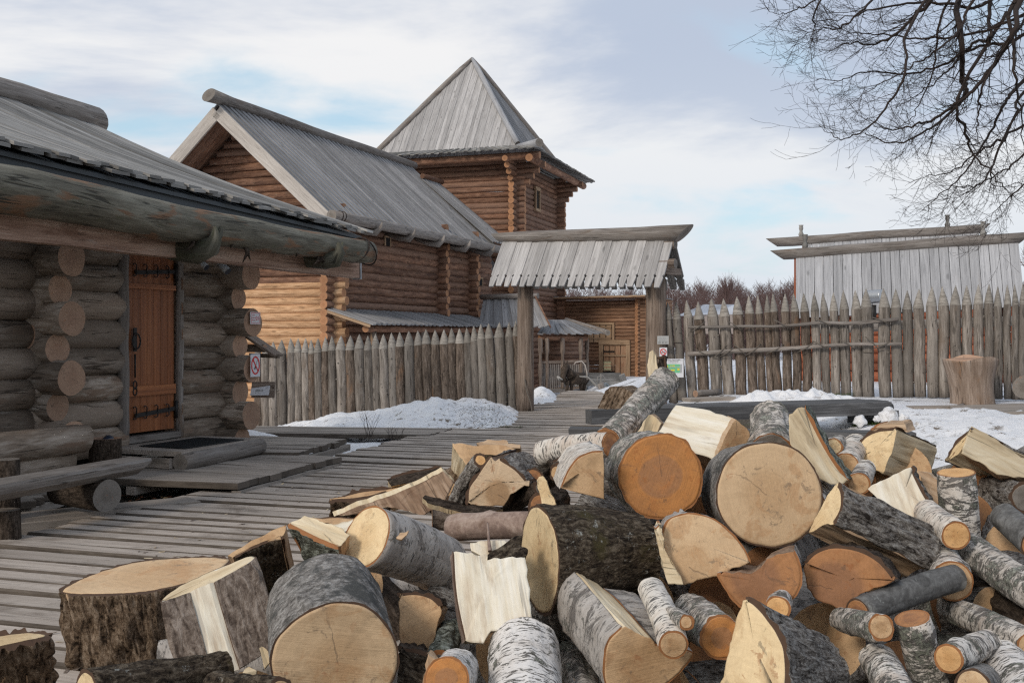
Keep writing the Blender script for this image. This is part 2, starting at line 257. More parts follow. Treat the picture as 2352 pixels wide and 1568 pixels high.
# ------------------------------------------------------------ mesh builder
class MB:
    def __init__(s,mats): s.v=[]; s.f=[]; s.uv=[]; s.mi=[]; s.sm=[]; s.mats=mats
    def add(s,verts,faces,uvs,mi=0,sm=False):
        b=len(s.v); s.v+= [tuple(p) for p in verts]
        for i,(fc,u) in enumerate(zip(faces,uvs)):
            s.f.append(tuple(b+k for k in fc)); s.uv.append(u)
            s.mi.append(mi[i] if isinstance(mi,list) else mi); s.sm.append(sm[i] if isinstance(sm,list) else sm)
    def tube(s,pts,rr,n=12,mi=0,me=1,wob=0.0,ws=2.0,caps=(1,1),vo=None,flat=None,cutA=None,cutB=None):
        pts=[V(p) for p in pts]; k=len(pts)
        if isinstance(rr,(int,float)): rr=[rr]*k
        if vo is None: vo=R.random()*50
        tg=[]
        for i in range(k):
            a=pts[max(0,i-1)]; b=pts[min(k-1,i+1)]; tg.append((b-a).normalized())
        up=V((0,0,1)) if abs(tg[0].z)<.9 else V((0,1,0))
        vv=(up-tg[0]*up.dot(tg[0])).normalized()
        verts=[];L=0;sd=V((R.random()*50,R.random()*50,R.random()*50)); Ls=[]
        for i in range(k):
            if i: L+=(pts[i]-pts[i-1]).length
            Ls.append(L); t=tg[i]; vv=(vv-t*vv.dot(t)).normalized(); uu=t.cross(vv)
            for j in range(n):
                a=2*math.pi*j/n; d=uu*math.cos(a)+vv*math.sin(a); r=rr[i]
                if wob: r*=1+wob*nz((d*.9+t*(L*ws))+sd)
                p=pts[i]+d*r
                if i==0 and cutA: p+=t*(d.dot(V(cutA))*r)
                if i==k-1 and cutB: p+=t*(d.dot(V(cutB))*r)
                verts.append(p)
        faces=[];uvs=[];mis=[];sms=[]; ra=sum(rr)/k
        for i in range(k-1):
            for j in range(n):
                j2=(j+1)%n; faces.append((i*n+j,(i+1)*n+j,(i+1)*n+j2,i*n+j2))
                u0=2*math.pi*ra*j/n;u1=2*math.pi*ra*(j+1)/n
                uvs.append([(u0,vo+Ls[i]),(u0,vo+Ls[i+1]),(u1,vo+Ls[i+1]),(u1,vo+Ls[i])]); mis.append(mi); sms.append(True)
        cu=[(math.cos(2*math.pi*j/n),math.sin(2*math.pi*j/n)) for j in range(n)]
        if caps[0]: faces.append(tuple(range(n))); uvs.append(list(cu)); mis.append(me); sms.append(False)
        if caps[1]: faces.append(tuple((k-1)*n+j for j in reversed(range(n)))); uvs.append(list(reversed(cu))); mis.append(me); sms.append(False)
        s.add(verts,faces,uvs,mis,sms)
    def plank(s,A,B,w,t,wdir,mi=0,jit=0.0,me=None,taper=1.0):
        """box from A to B (centre line), width w along wdir, thickness t along the third axis"""
        A=V(A);B=V(B); ax=(B-A); L=ax.length
        if L<1e-6: return
        ax/=L; wd=V(wdir); wd=(wd-ax*wd.dot(ax)).normalized(); td=ax.cross(wd)
        vs=[]; j=lambda:(R.random()-.5)*2*jit
        for P0,k in ((A,1),(B,taper)):
            for a,b in ((-1,-1),(1,-1),(1,1),(-1,1)):
                vs.append(P0+wd*(a*w*.5*k+j())+td*(b*t*.5+j()*.5)+ax*j())
        vo=R.random()*40; hw=w/2
        q=[(0,1,2,3),(7,6,5,4),(0,4,5,1),(1,5,6,2),(2,6,7,3),(3,7,4,0)]
        un=[(-1,-1),(1,-1),(1,1),(-1,1)]
        u=[un,un,[(-hw,vo),(-hw,vo+L),(hw,vo+L),(hw,vo)],[(hw,vo),(hw,vo+L),(hw+t,vo+L),(hw+t,vo)],
           [(hw,vo),(hw,vo+L),(-hw,vo+L),(-hw,vo)],[(-hw-t,vo),(-hw-t,vo+L),(-hw,vo+L),(-hw,vo)]]
        m6=[mi if me is None else me]*2+[mi]*4
        if td.dot(wd.cross(ax))>0: q=[tuple(reversed(x)) for x in q]; u=[list(reversed(x)) for x in u]
        s.add(vs,q,u,m6,False)
    def worn(s,A,B,w,t,wdir,mi=0,me=1,ch=.014,jit=.004):
        A=V(A);B=V(B); ax=(B-A).normalized(); L=(B-A).length; wd=V(wdir); wd=(wd-ax*wd.dot(ax)).normalized(); up=wd.cross(ax)
        if up.z<0: up=-up
        K=6; hw=w/2; vo=R.random()*40; vs=[]; sd=R.random()*90
        for k in range(K+1):
            p=A.lerp(B,k/K)+up*(nz(V((k*.5,sd,0)))*.006); e1=nz(V((k*.7,sd,5)))*.012; e2=nz(V((k*.7,sd,9)))*.012
            for x,z in ((-hw+e1,-t/2),(-hw+e1,t/2-ch*1.2),(-hw+e1+ch,t/2),(hw+e2-ch,t/2),(hw+e2,t/2-ch*1.2),(hw+e2,-t/2)): vs.append(p+wd*x+up*z)
        fs=[];us=[];mm=[]
        for k in range(K):
            o=k*6; v0,v1=vo+L*k/K,vo+L*(k+1)/K
            for j in range(6):
                j2=(j+1)%6; xs=[-hw-t,-hw-ch,-hw,hw,hw+ch,hw+t]; fs.append((o+j,o+j2,o+6+j2,o+6+j)); us.append([(xs[j],v0),(xs[j2],v0),(xs[j2],v1),(xs[j],v1)]); mm.append(mi if j==2 else me)
        fs.append((5,4,3,2,1,0)); us.append([(0,vo)]*6); mm.append(me); fs.append(tuple(K*6+q for q in range(6))); us.append([(0,vo)]*6); mm.append(me)
        s.add(vs,fs,us,mm,False)
    def box(s,c,sx,sy,sz,mi=0,rz=0.0,jit=0):
        c=V(c); d=V((math.cos(rz),math.sin(rz),0)); e=V((-math.sin(rz),math.cos(rz),0)); z=V((0,0,1))
        dims=[(sx,d),(sy,e),(sz,z)]; dims.sort(key=lambda q:-q[0])
        s.plank(c-dims[0][1]*dims[0][0]/2,c+dims[0][1]*dims[0][0]/2,dims[1][0],dims[2][0],dims[1][1],mi,jit)
    def poly(s,pts,mi=0,uv=None):
        pts=[V(p) for p in pts]; s.add(pts,[tuple(range(len(pts)))],[uv or [(p.x,p.z) for p in pts]],mi,False)
    def build(s,name,parent=None,loc=None):
        me=bpy.data.meshes.new(name); 
        o0=V(loc) if loc is not None else V((0,0,0))
        me.from_pydata([tuple(V(p)-o0) for p in s.v],[],s.f)
        for m in s.mats: me.materials.append(M[m])
        ul=me.uv_layers.new(name='UVMap'); k=0; flat=[]
        for u in s.uv:
            for a in u: flat+= [a[0],a[1]]
        ul.data.foreach_set('uv',flat)
        me.polygons.foreach_set('material_index',s.mi); me.polygons.foreach_set('use_smooth',s.sm)
        me.update()
        o=bpy.data.objects.new(name,me); col.objects.link(o); o.location=o0
        if parent: o.parent=parent; o.matrix_parent_inverse=Matrix.Translation(parent.location).inverted() if False else Matrix.Identity(4); o.location=o0-parent_loc(parent)
        return o
def parent_loc(p):
    l=V((0,0,0))
    while p is not None: l+=p.location; p=p.parent
    return l
def empty(name,loc=(0,0,0)):
    o=bpy.data.objects.new(name,None); col.objects.link(o); o.location=loc; o.empty_display_size=.2; return o
def tag(o,label=None,cat=None,group=None,kind=None):
    if label: o['label']=label
    if cat: o['category']=cat
    if group: o['group']=group
    if kind: o['kind']=kind
    return o
def lerp(a,b,t): return a+(b-a)*t
def sm(x): x=max(0,min(1,x)); return x*x*(3-2*x)
def wiggle(A,B,k,amp,sag=0.0):
    A=V(A);B=V(B);out=[];sd=R.random()*99
    for i in range(k+1):
        t=i/k; p=A.lerp(B,t); p=p+V((nz(V((t*3,sd,0))),nz(V((t*3,0,sd))),nz(V((sd,t*3,5)))))*amp; p.z-=sag*4*t*(1-t); out.append(p)
    return out
def chop(path_from,path_to,n): return [V(path_from).lerp(V(path_to),i/n) for i in range(n+1)]
def logwall(mb,A,B,z0,z1,dz,r,eA=0.0,eB=0.0,mi=0,me=1,n=12,alt=.0,clip=None,wob=.05,seg=None):
    """horizontal logs stacked between plan points A and B, overshooting by eA / eB"""
    A=V((A[0],A[1],0));B=V((B[0],B[1],0)); d=(B-A); L=d.length; d/=L; k=0; z=z0
    while z<z1:
        a=A-d*(eA+(alt if k%2 else 0)*(1 if eA else 0)); b=B+d*(eB+(alt if k%2 else 0)*(1 if eB else 0))
        if clip:
            cl=clip(z)
            if cl is None: z+=dz;k+=1;continue
            a=A+d*cl[0]; b=A+d*cl[1]
        rr=r*(1+R.uniform(-.07,.09)); sg=seg or max(4,int((b-a).length/1.2))
        pts=[]; 
        for i in range(sg+1):
            p=a.lerp(b,i/sg); p.z=z+R.uniform(-.008,.008); pts.append(p)
        mb.tube(pts,[rr*(1+R.uniform(-.03,.03)) for _ in pts],n,mi,me,wob=wob)
        z+=dz;k+=1
def heightfield(mb,x0,x1,y0,y1,nx,ny,fz,mi=0):
    vs=[];
    for j in range(ny+1):
        for i in range(nx+1):
            x=lerp(x0,x1,i/nx);y=lerp(y0,y1,j/ny); vs.append((x,y,fz(x,y)))
    fs=[];us=[]
    for j in range(ny):
        for i in range(nx):
            a=j*(nx+1)+i; fs.append((a,a+1,a+nx+2,a+nx+1)); us.append([vs[q][:2] for q in fs[-1]])
    mb.add(vs,fs,us,mi,True)
def g(x,y):
    z=-.13
    z+=.56*sm((y-8.5)/8.5)*sm((x-1.6)/2.2)
    z-=.36*sm((y-13)/9)*sm((-x-.6)/3.5)
    z-=.8*sm((y-26)/12)
    return z
def text_mesh(mb,txt,size,origin,ux,uy,mi,align='CENTER',weight=0.0):
    cu=bpy.data.curves.new('t','FONT'); cu.body=txt; cu.size=size; cu.align_x=align; cu.offset=weight; cu.resolution_u=2
    ob=bpy.data.objects.new('t',cu); col.objects.link(ob); dg=bpy.context.evaluated_depsgraph_get(); dg.update()
    me=bpy.data.meshes.new_from_object(ob.evaluated_get(dg)); vs=[V(origin)+V(ux)*v.co.x+V(uy)*v.co.y for v in me.vertices]
    fs=[tuple(p.vertices) for p in me.polygons]; mb.add(vs,fs,[[(0,0)]*len(f) for f in fs],mi,False)
    bpy.data.objects.remove(ob); bpy.data.curves.remove(cu); bpy.data.meshes.remove(me)
# ------------------------------------------------------------ light and sky
SUN_EL=rad(29)   # direction towards the sun (x,y)
w=bpy.data.worlds.new('World'); sc.world=w; w.use_nodes=True; w.node_tree.nodes.clear(); t=NT(w.node_tree)
sky=t.n('ShaderNodeTexSky',sky_type='NISHITA',sun_disc=False,sun_elevation=SUN_EL,sun_rotation=math.atan2(-.6,-.8),air_density=1.0,dust_density=2.0,ozone_density=1.0)
SKY_STR=.11
tc=t.n('ShaderNodeTexCoord'); gd=t.vm('NORMALIZE',tc.outputs['Generated']); sx=t.n('ShaderNodeSeparateXYZ',{0:gd})
zz=t.m('ADD',t.m('MAXIMUM',sx.outputs[2],0.0),.22)
pr=t.n('ShaderNodeCombineXYZ',{0:t.m('DIVIDE',sx.outputs[0],zz),1:t.m('DIVIDE',sx.outputs[1],zz),2:0.0}).outputs[0]
pr=t.vm('ADD',t.vm('MULTIPLY',pr,(1.0,1.35,1.0)),(3.1,1.7,0))
n1=t.noise(pr,1.15,7,.52,.35); n2=t.noise(t.vm('ADD',pr,(7,2,0)),.85,7,.58,.35)
lf_=t.m('MULTIPLY',t.step(sx.outputs[0],-.15,-.4),t.m('SUBTRACT',1.0,t.m('ABSOLUTE',t.m('MULTIPLY',t.m('SUBTRACT',sx.outputs[2],.19),7.0)),None,True)); cover=t.step(t.m('SUBTRACT',n1,t.m('MULTIPLY',lf_,.13)),.30,.46)
gx_=t.m('MULTIPLY',t.step(sx.outputs[0],-.12,.35),t.step(sx.outputs[2],.1,.3)); shade=t.step(t.m('ADD',n2,t.m('MULTIPLY',gx_,.28)),.47,.68)
k=1/SKY_STR
cl=t.mix(shade,(.745*k,.745*k,.75*k),(.42*k,.48*k,.59*k))
blue=t.mix(.55,sky.outputs[0],(.52*k,.72*k,.83*k))
hz=t.step(sx.outputs[2],.0,.28)
cl=t.mix(hz,(.62*k,.665*k,.715*k),cl)
res=t.mix(cover,blue,cl)
bg=t.n('ShaderNodeBackground',{'Color':res,'Strength':SKY_STR}); o=t.n('ShaderNodeOutputWorld',{0:bg})
sd=bpy.data.lights.new('sun','SUN'); sd.energy=1.5; sd.angle=rad(12); sd.color=(1,.915,.81)
so=bpy.data.objects.new('sun',sd); col.objects.link(so)
sdir=V((-.6*math.cos(SUN_EL),-.8*math.cos(SUN_EL),math.sin(SUN_EL))); so.rotation_euler=sdir.to_track_quat('Z','Y').to_euler()
sc.cycles.use_denoising=False; sc.cycles.pixel_filter_type='BLACKMAN_HARRIS'; sc.cycles.filter_width=1.3; sc.cycles.max_bounces=5; sc.cycles.sample_clamp_indirect=4
sc.view_settings.view_transform='Standard'; sc.view_settings.look='None'; sc.view_settings.exposure=.27; sc.view_settings.gamma=1
# ============================================================ SETTING
mb=MB(['ground_dirt'])
heightfield(mb,-30,34,1,60,110,110,lambda x,y:g(x,y)+.02*nz(V((x*1.3,y*1.3,0)))+.006*nz(V((x*7,y*7,3))))
b=len(mb.v)
gz=-.95
for (x0,x1,y0,y1) in ((-900,-30,1,60),(34,900,1,60)):
    mb.add([(x0,y0,gz),(x1,y0,gz),(x1,y1,gz),(x0,y1,gz)],[(0,1,2,3)],[[(0,0)]*4])
mb.add([(-900,60,gz),(900,60,gz),(900,1500,gz-4),(-900,1500,gz-4)],[(0,1,2,3)],[[(0,0)]*4])
mb.add([(-900,-200,-.13),(900,-200,-.13),(900,1,-.13),(-900,1,-.13)],[(0,1,2,3)],[[(0,0)]*4])
tag(mb.build('ground'),kind='structure')
# ---- main boardwalk: cross planks between a left and right edge curve
LE=[(-5.2,2.0),(-4.15,5.8),(-3.71,7.58),(-2.94,9.86),(-2.12,12.86),(-1.55,14.9),(-.75,17.2),(.18,20.2),(.5,22.),(1.05,25),(1.7,29),(2.3,34)]
def ledge(y):
    for (xa,ya),(xb,yb) in zip(LE,LE[1:]):
        if ya<=y<=yb: return lerp(xa,xb,(y-ya)/(yb-ya))
    return LE[-1][0]
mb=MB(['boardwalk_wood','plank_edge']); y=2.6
while y<33:
    w=.24*R.uniform(.84,1.16); slope=-.32 if y<13 else (-.32+.16*min(1,(y-13)/6))
    xl=ledge(y)+R.uniform(-.05,.05); zc=-.02 if y<26 else -.02-.8*sm((y-26)/12)
    W=3.6 if y<12 else (3.6-.9*sm((y-12)/7)); 
    if y>20: W=2.1
    A=V((xl,y,zc+R.uniform(-.004,.006))); d=V((1,slope,0)).normalized(); B=A+d*W; B.z=zc+R.uniform(-.004,.006)
    mid=(A+B)/2; mid.z+=R.uniform(-.003,.003)
    K=5; off=[R.uniform(-.006,.006) for _ in range(K+1)]
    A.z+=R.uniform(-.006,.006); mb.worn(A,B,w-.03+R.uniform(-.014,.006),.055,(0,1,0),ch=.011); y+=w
tag(mb.build('boardwalk'),kind='structure')
mb=MB(['table_wood'])
for o in (.12,1.6,3.2):
    for (xa,ya),(xb,yb) in zip(LE[:-2],LE[1:-1]): mb.plank((xa+o,ya,-.09),(xb+o,yb,-.09),.12,.09,(1,0,0))
tag(mb.build('boardwalk_joist'),kind='structure')
dC=V((.3833,.9236,0)); nC=V((.9236,-.3833,0))
def CP(Y,o,z): return V((.415*Y-9.05,Y,z))+nC*o
# deck beside the cabin
def deck(name,quad,z,n,th=.06,mat='deck_wood',along=0,skirt=True):
    """quad: four plan points a,b,c,d; boards run a->b, laid from (a,b) to (d,c)"""
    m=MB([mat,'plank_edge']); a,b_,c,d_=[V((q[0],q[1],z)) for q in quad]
    for i in range(n):
        t0=(i+.5)/n; A=a.lerp(d_,t0); B=b_.lerp(c,t0); w=(d_-a).length/n
        A=A+(A-B).normalized()*R.uniform(-.03,.04);B=B+(B-A).normalized()*R.uniform(-.03,.04)
        A.z+=R.uniform(-.004,.004)-th/2; B.z+=R.uniform(-.004,.004)-th/2
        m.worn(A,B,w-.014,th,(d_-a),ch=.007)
    for q1,q2 in ((a,d_),(b_,c),((a+b_)/2,(d_+c)/2)):
        m.plank(q1-V((0,0,th+.05)),q2-V((0,0,th+.05)),.08,.1,(0,0,1))
    return tag(m.build(name),kind='structure')
deck('walkway',[(-4.75,10.3),(-2.57,9.74),(-1.98,11.87),(-3.6,12.6)],.10,11)
deck('walkway',[(-4.1,12.2),(-2.45,12.0),(-2.15,13.6),(-3.5,14.0)],.13,9)
deck('walkway',[(-4.3,15.6),(-1.2,15.2),(-.9,16.3),(-4.3,16.7)],.02,6,along=1)
deck('walkway',[(-5.9,7.6),(-4.15,8.9),(-4.1,10.6),(-5.6,10.2)],.08,9)
mb=MB(['deck_wood']); mb.plank((-4.1,8.35,-.03),(-2.85,9.35,-.04),.32,.12,(0,1,0)); mb.plank((-4.4,8.0,-.05),(-3.0,9.0,-.06),.2,.1,(0,1,0)); tag(mb.build('walkway_kerb'),kind='structure')
# ---- snow
def snowfield(name,x0,x1,y0,y1,nx,ny,fz,mat='snow_dirty'):
    m=MB([mat]); heightfield(m,x0,x1,y0,y1,nx,ny,fz); return tag(m.build(name),kind='stuff')
prof=[(560,-.4),(681,-.17),(780,.035),(879,.1),(945,.24),(1005,.34),(1044,.27),(1077,.31),(1126,.27),(1189,.05),(1215,-.3)]
def pz(px):
    for (a,za),(b,zb) in zip(prof,prof[1:]):
        if a<=px<=b: return lerp(za,zb,(px-a)/(b-a))
    return -.5
def fbm(x,y,s,o=0): return nz(V((x*s,y*s,o)))+.5*nz(V((x*s*2.1,y*s*2.1,o+4)))+.25*nz(V((x*s*4.3,y*s*4.3,o+9)))
def fz(x,y):
    px=CX+x/y*F; t=(y-18.6)/2.6; bump=max(0,1-t*t) if y<18.6 else max(0,1-((y-18.6)/4)**2)
    top=pz(px)-.04; base=g(x,y)
    return base-.06+(top-base+.06)*bump**.8+.07*fbm(x,y,2.2)*bump+.03*fbm(x,y,7,2)+.012*fbm(x,y,20,5)
snowfield('snow',-4.6,.45,15.9,21.5,120,130,fz)
snowfield('snow',-4.4,-2.6,13.6,17.2,60,70,lambda x,y: .16*math.exp(-((x+3.75)/.55)**2-((y-14.6)/1.0)**2)*1.6-.12+.03*fbm(x,y,3))
snowfield('snow',-3.2,-.9,13.2,15.6,60,60,lambda x,y: -.10+.02*fbm(x,y,2)+.0*x)
snowfield('snow',.35,2.3,22,30,60,80,lambda x,y: g(x,y)-.1+.46*math.exp(-((x-.66-.02*(y-22))/.4)**2-((y-24.5)/2.8)**2)+.05*fbm(x,y,2.5))
snowfield('snow',1.4,6.5,30,42,80,80,lambda x,y: g(x,y)-.04+.1*fbm(x,y,1.2,3)+.2*math.exp(-((y-38)/2.5)**2))
def snr(x,y):
    e=sm((x-3.7)/.9)*sm((y-6.2)/1.5)*(1-sm((y-14.6)/1.6))
    return g(x,y)-.1+.16*e+.2*math.exp(-((x-6.2)/1.5)**2-((y-12.6)/1.5)**2)+.05*fbm(x,y,1.5,1)+.03*fbm(x,y,6)+.012*fbm(x,y,18)
snowfield('snow',3.2,12,6.0,16.5,150,160,snr)
def snb(x,y):
    d=((x-4.15)/1.25)**2+((y-15.6)/.5)**2
    return g(x,y)-.03+.27*max(0,1-d)**.5+.1*max(0,1-d)*fbm(x,y,5,7)
snowfield('snow',2.6,5.7,14.9,16.3,110,50,snb,'snow_clean')
# lumps of snow thrown beside the table
def lump(px,py,Y,r,lab):
    c=P(px,py,Y); m=MB(['snow_clean']); n1,n2=14,20; vs=[];fs=[];sd=R.random()*50
    for i in range(n1+1):
        for j in range(n2):
            th=math.pi*i/n1; ph=2*math.pi*j/n2; d=V((math.sin(th)*math.cos(ph),math.sin(th)*math.sin(ph),math.cos(th)))
            vs.append(c+d*r*(1+.35*nz(d*1.6+V((sd,0,0)))+.14*nz(d*5+V((0,sd,0)))))
    for i in range(n1):
        for j in range(n2): fs.append((i*n2+j,(i+1)*n2+j,(i+1)*n2+(j+1)%n2,i*n2+(j+1)%n2))
    m.add(vs,fs,[[(0,0)]*4]*len(fs),0,True)
    tag(m.build('snow_lump'),lab,'snow lump','lumps of snow beside the table')
k8=lambda x,y:(1780+.293*x,861.3+.293*y)
for (x,y,r,lab) in ((665,358,.062,'snow lump standing under the table end, leftmost of the loose lumps'),(800,343,.035,'small low snow lump between two bigger ones on green twigs'),(890,325,.088,'largest snow lump, in front of the round table end'),(1005,342,.055,'rounded snow lump with a thin twig at its right edge'),(1122,390,.034,'tiniest snow ball, down by the bench end')):
    q=k8(x,y); lump(q[0],q[1],13.2,r*1.25,lab)
m=MB(['straw','twig','needle_green'])
for i in range(1500):
    px=R.gauss(1110,48); Y=R.uniform(16.0,18.2); 
    if not 1015<px<1205: continue
    x=(px-CX)/F*Y; z=fz(x,Y); a=R.random()*6.28; l=R.uniform(.03,.11); d=V((math.cos(a),math.sin(a),R.uniform(-.1,.45)))*l; p=V((x,Y,z)); s_=V((-math.sin(a),math.cos(a),0))*.005
    m.add([p-s_,p+s_,p+d],[(0,1,2)],[[(0,0)]*3],R.choice((0,1,1,2 if px>1110 else 1)))
tag(m.build('dead_grass'),kind='stuff')
# green conifer sprigs on the ground
def sprig(px,py,Y,L,ang,lab):
    c=P(px,py,Y); c.z=g(c.x,c.y)+.06; m=MB(['needle_green','twig']); n=int(26*L/.4)
    for b in range(n):
        a=ang+R.uniform(-.7,.7); d=V((math.cos(a),math.sin(a)*.8,R.uniform(.0,.25))); p=c+V((R.uniform(-.5,.5)*L,R.uniform(-.3,.3)*L,R.uniform(0,.05))); l=L*R.uniform(.3,.6)
        m.tube([p,p+d*l],[.004,.002],3,1,1)
        for k in range(int(l/.008)):
            t=R.random(); q=p+d*l*t; e=V((R.uniform(-1,1),R.uniform(-1,1),R.uniform(-.2,.9))).normalized()+d*.6
            e=e.normalized()*.05; s_=e.cross(V((0,0,1))).normalized()*.003
            m.add([q-s_,q+s_,q+e],[(0,1,2)],[[(0,0)]*3],0)
    tag(m.build('conifer_sprig'),lab,'fir twigs','green fir twigs on the ground')
sprig(2000,965,13.5,.55,.2,'green fir twigs spread under the round end of the long table')
sprig(2115,985,12.2,.5,.1,'flattened green fir twigs lying on snow right of the bench end')
sprig(1925,908,16.4,.35,.3,'small green fir tuft at the foot of the palisade')
sprig(1690,908,15.4,.22,1.3,'little green sprig poking from the snow heap behind the table')
sprig(1140,968,16.6,.5,.2,'green grass tuft showing through the right end of the snowbank')
# dry weeds
def weed(px,py,Y,h,lab):
    c=P(px,py,Y); m=MB(['twig'])
    for i in range(9):
        p=[c+V((R.uniform(-.08,.08),R.uniform(-.05,.05),0))]
        dx=R.uniform(-.35,.35)
        for k in range(5): p.append(p[-1]+V((dx*h/5+R.uniform(-.015,.015),0,h/5*R.uniform(.6,1))))
        m.tube(p,[.0035,.003,.003,.002,.002,.0015],3)
        q=p[3]; m.tube([q,q+V((R.uniform(-.1,.1),0,.08))],[.002,.001],3)
    tag(m.build('dry_weed'),lab,'dry weed')
weed(850,1003,14.2,.42,'thin bare weed stalks growing beside the walkway near the snowbank')
weed(905,1012,14.0,.22,'short crooked weed at the icy gap in the walkway')
# leaf litter near deck
mb=MB(['dry_leaf','straw'])
for i in range(500):
    x=R.uniform(-4.2,-2.6); y=R.uniform(8.6,10.2) if R.random()<.8 else R.uniform(7.4,8.6)
    if x>ledge(y)-.02: continue
    z=g(x,y)+.05; a=R.random()*6.28; s_=R.uniform(.008,.035); d=V((math.cos(a),math.sin(a),R.uniform(-.3,.3)))*s_; e=V((-math.sin(a),math.cos(a),R.uniform(-.3,.3)))*s_*R.uniform(.15,.8)
    p=V((x,y,z)); mb.add([p-d-e,p+d-e*.5,p+d*.8+e,p-d+e],[(0,1,2,3)],[[(0,0)]*4],R.choice((0,1)))
tag(mb.build('leaf_litter'),kind='stuff')
# ============================================================ CABIN (left foreground)
cab=tag(empty('log_cabin',CP(11,0,0)),'dark weathered log cabin with plank door, low plank roof and mossy gutter log','cabin')
mw=MB(['cabin_log','end_log'])
zc=[.48+.29*k for k in range(-1,7)]
for k,z in enumerate(zc):
    for (ya,yb,e) in ((5.2,10.25,0),(10.25,11.42,0),(12.22,13.05,.12)):
        A=CP(ya,0,z+.145+R.uniform(-.01,.01));B=CP(yb,0,z+.145+R.uniform(-.01,.01))
        r=.155*R.uniform(.93,1.08); mw.tube(chop(A,B,6),[r*R.uniform(.97,1.04) for _ in range(7)],20,0,1,wob=.06)
mw.build('wall',cab)
for (Yc,lab) in ((10.4,0),(13.05,1)):
    m=MB(['cabin_log','end_log'])
    for k,z in enumerate(zc):
        big=(k%2==1) ; oe=.46 if big else .29
        if k==0: oe=.3
        r=(.172 if big else .150)*R.uniform(.95,1.05)
        A=CP(Yc,oe+R.uniform(-.03,.03),z+R.uniform(-.01,.01)); B=CP(Yc,-2.4,z)
        m.tube(chop(A,B,8),[r*R.uniform(.97,1.03) for _ in range(9)],24,0,1,wob=.11,ws=1.2)
    m.build('corner_logs',cab)
# dark inside panel behind the door so gaps read solid
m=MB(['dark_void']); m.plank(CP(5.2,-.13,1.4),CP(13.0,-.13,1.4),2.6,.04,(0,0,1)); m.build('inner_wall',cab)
# door
door=empty('door',CP(11.8,.06,.36)); door.parent=cab; door.location=CP(11.8,.06,.36)-parent_loc(cab)
m=MB(['door_wood']); n=7
for i in range(n):
    y0=lerp(11.455,12.165,(i+.5)/n); w=.71*1.083/n
    m.plank(CP(y0,.06,.40),CP(y0,.06,2.46),w-.006,.04,dC,0,.001)
for (z0,h) in ((.86,.11),(2.02,.055)): m.plank(CP(11.46,.10,z0),CP(12.16,.10,z0),h,.035,(0,0,1))
m.build('door_leaf',door)
def hinge(z):
    m=MB(['black_iron']); m.plank(CP(11.56,.105,z-.03),CP(12.15,.105,z+.01),.045,.012,(0,0,1))
    for yy in (11.57,11.72,11.88,12.05):
        for sg in (-1,1):
            pts=[CP(yy,.11,z-.03+(yy-11.56)*.07),CP(yy+.01,.11,z+sg*.05),CP(yy-.01,.11,z+sg*.07),CP(yy-.035,.11,z+sg*.068),CP(yy-.035,.11,z+sg*.05)]
            m.tube(pts,[.009,.007,.006,.006,.005],6,0,0)
    m.tube([CP(12.17,.11,z-.1),CP(12.17,.11,z+.1)],.02,8,0,0); m.build('hinge',door)
hinge(.62); hinge(2.2)
m=MB(['black_iron']); c=CP(11.545,.12,1.43)
m.plank(c+V((0,0,-.13)),c+V((0,0,.13)),.05,.01,dC)
m.tube([c+(dC*math.cos(a)*.06+V((0,0,1))*(math.sin(a)*.085-.02))+nC*.02 for a in [6.283*i/16 for i in range(17)]],.009,6,0,0)
m.tube([c+V((0,0,-.16)),c+V((0,0,-.42))],[.012,.009],6,0,0)
for zz in (-.5,-.57): m.tube([c+(dC*math.cos(a)*.028+V((0,0,1))*(math.sin(a)*.045+zz)) for a in [6.283*i/12 for i in range(13)]],.008,6,0,0)
m.build('handle',door)
for (yy,w,nm) in ((11.40,.10,'door_post'),(12.235,.075,'door_post')):
    m=MB(['old_log']); pts=[CP(yy+.012*nz(V((i*.7,yy,0))),.10,lerp(.3,2.5,i/12)) for i in range(13)]
    m.tube(pts,[w*.62*(1+.22*nz(V((i*1.1,yy*3,4)))) for i in range(13)],10,0,0); m.build(nm,cab)
m=MB(['old_log']); m.plank(CP(11.38,.06,.33),CP(12.26,.06,.33),.07,.16,(0,0,1)); m.build('door_sill',cab)
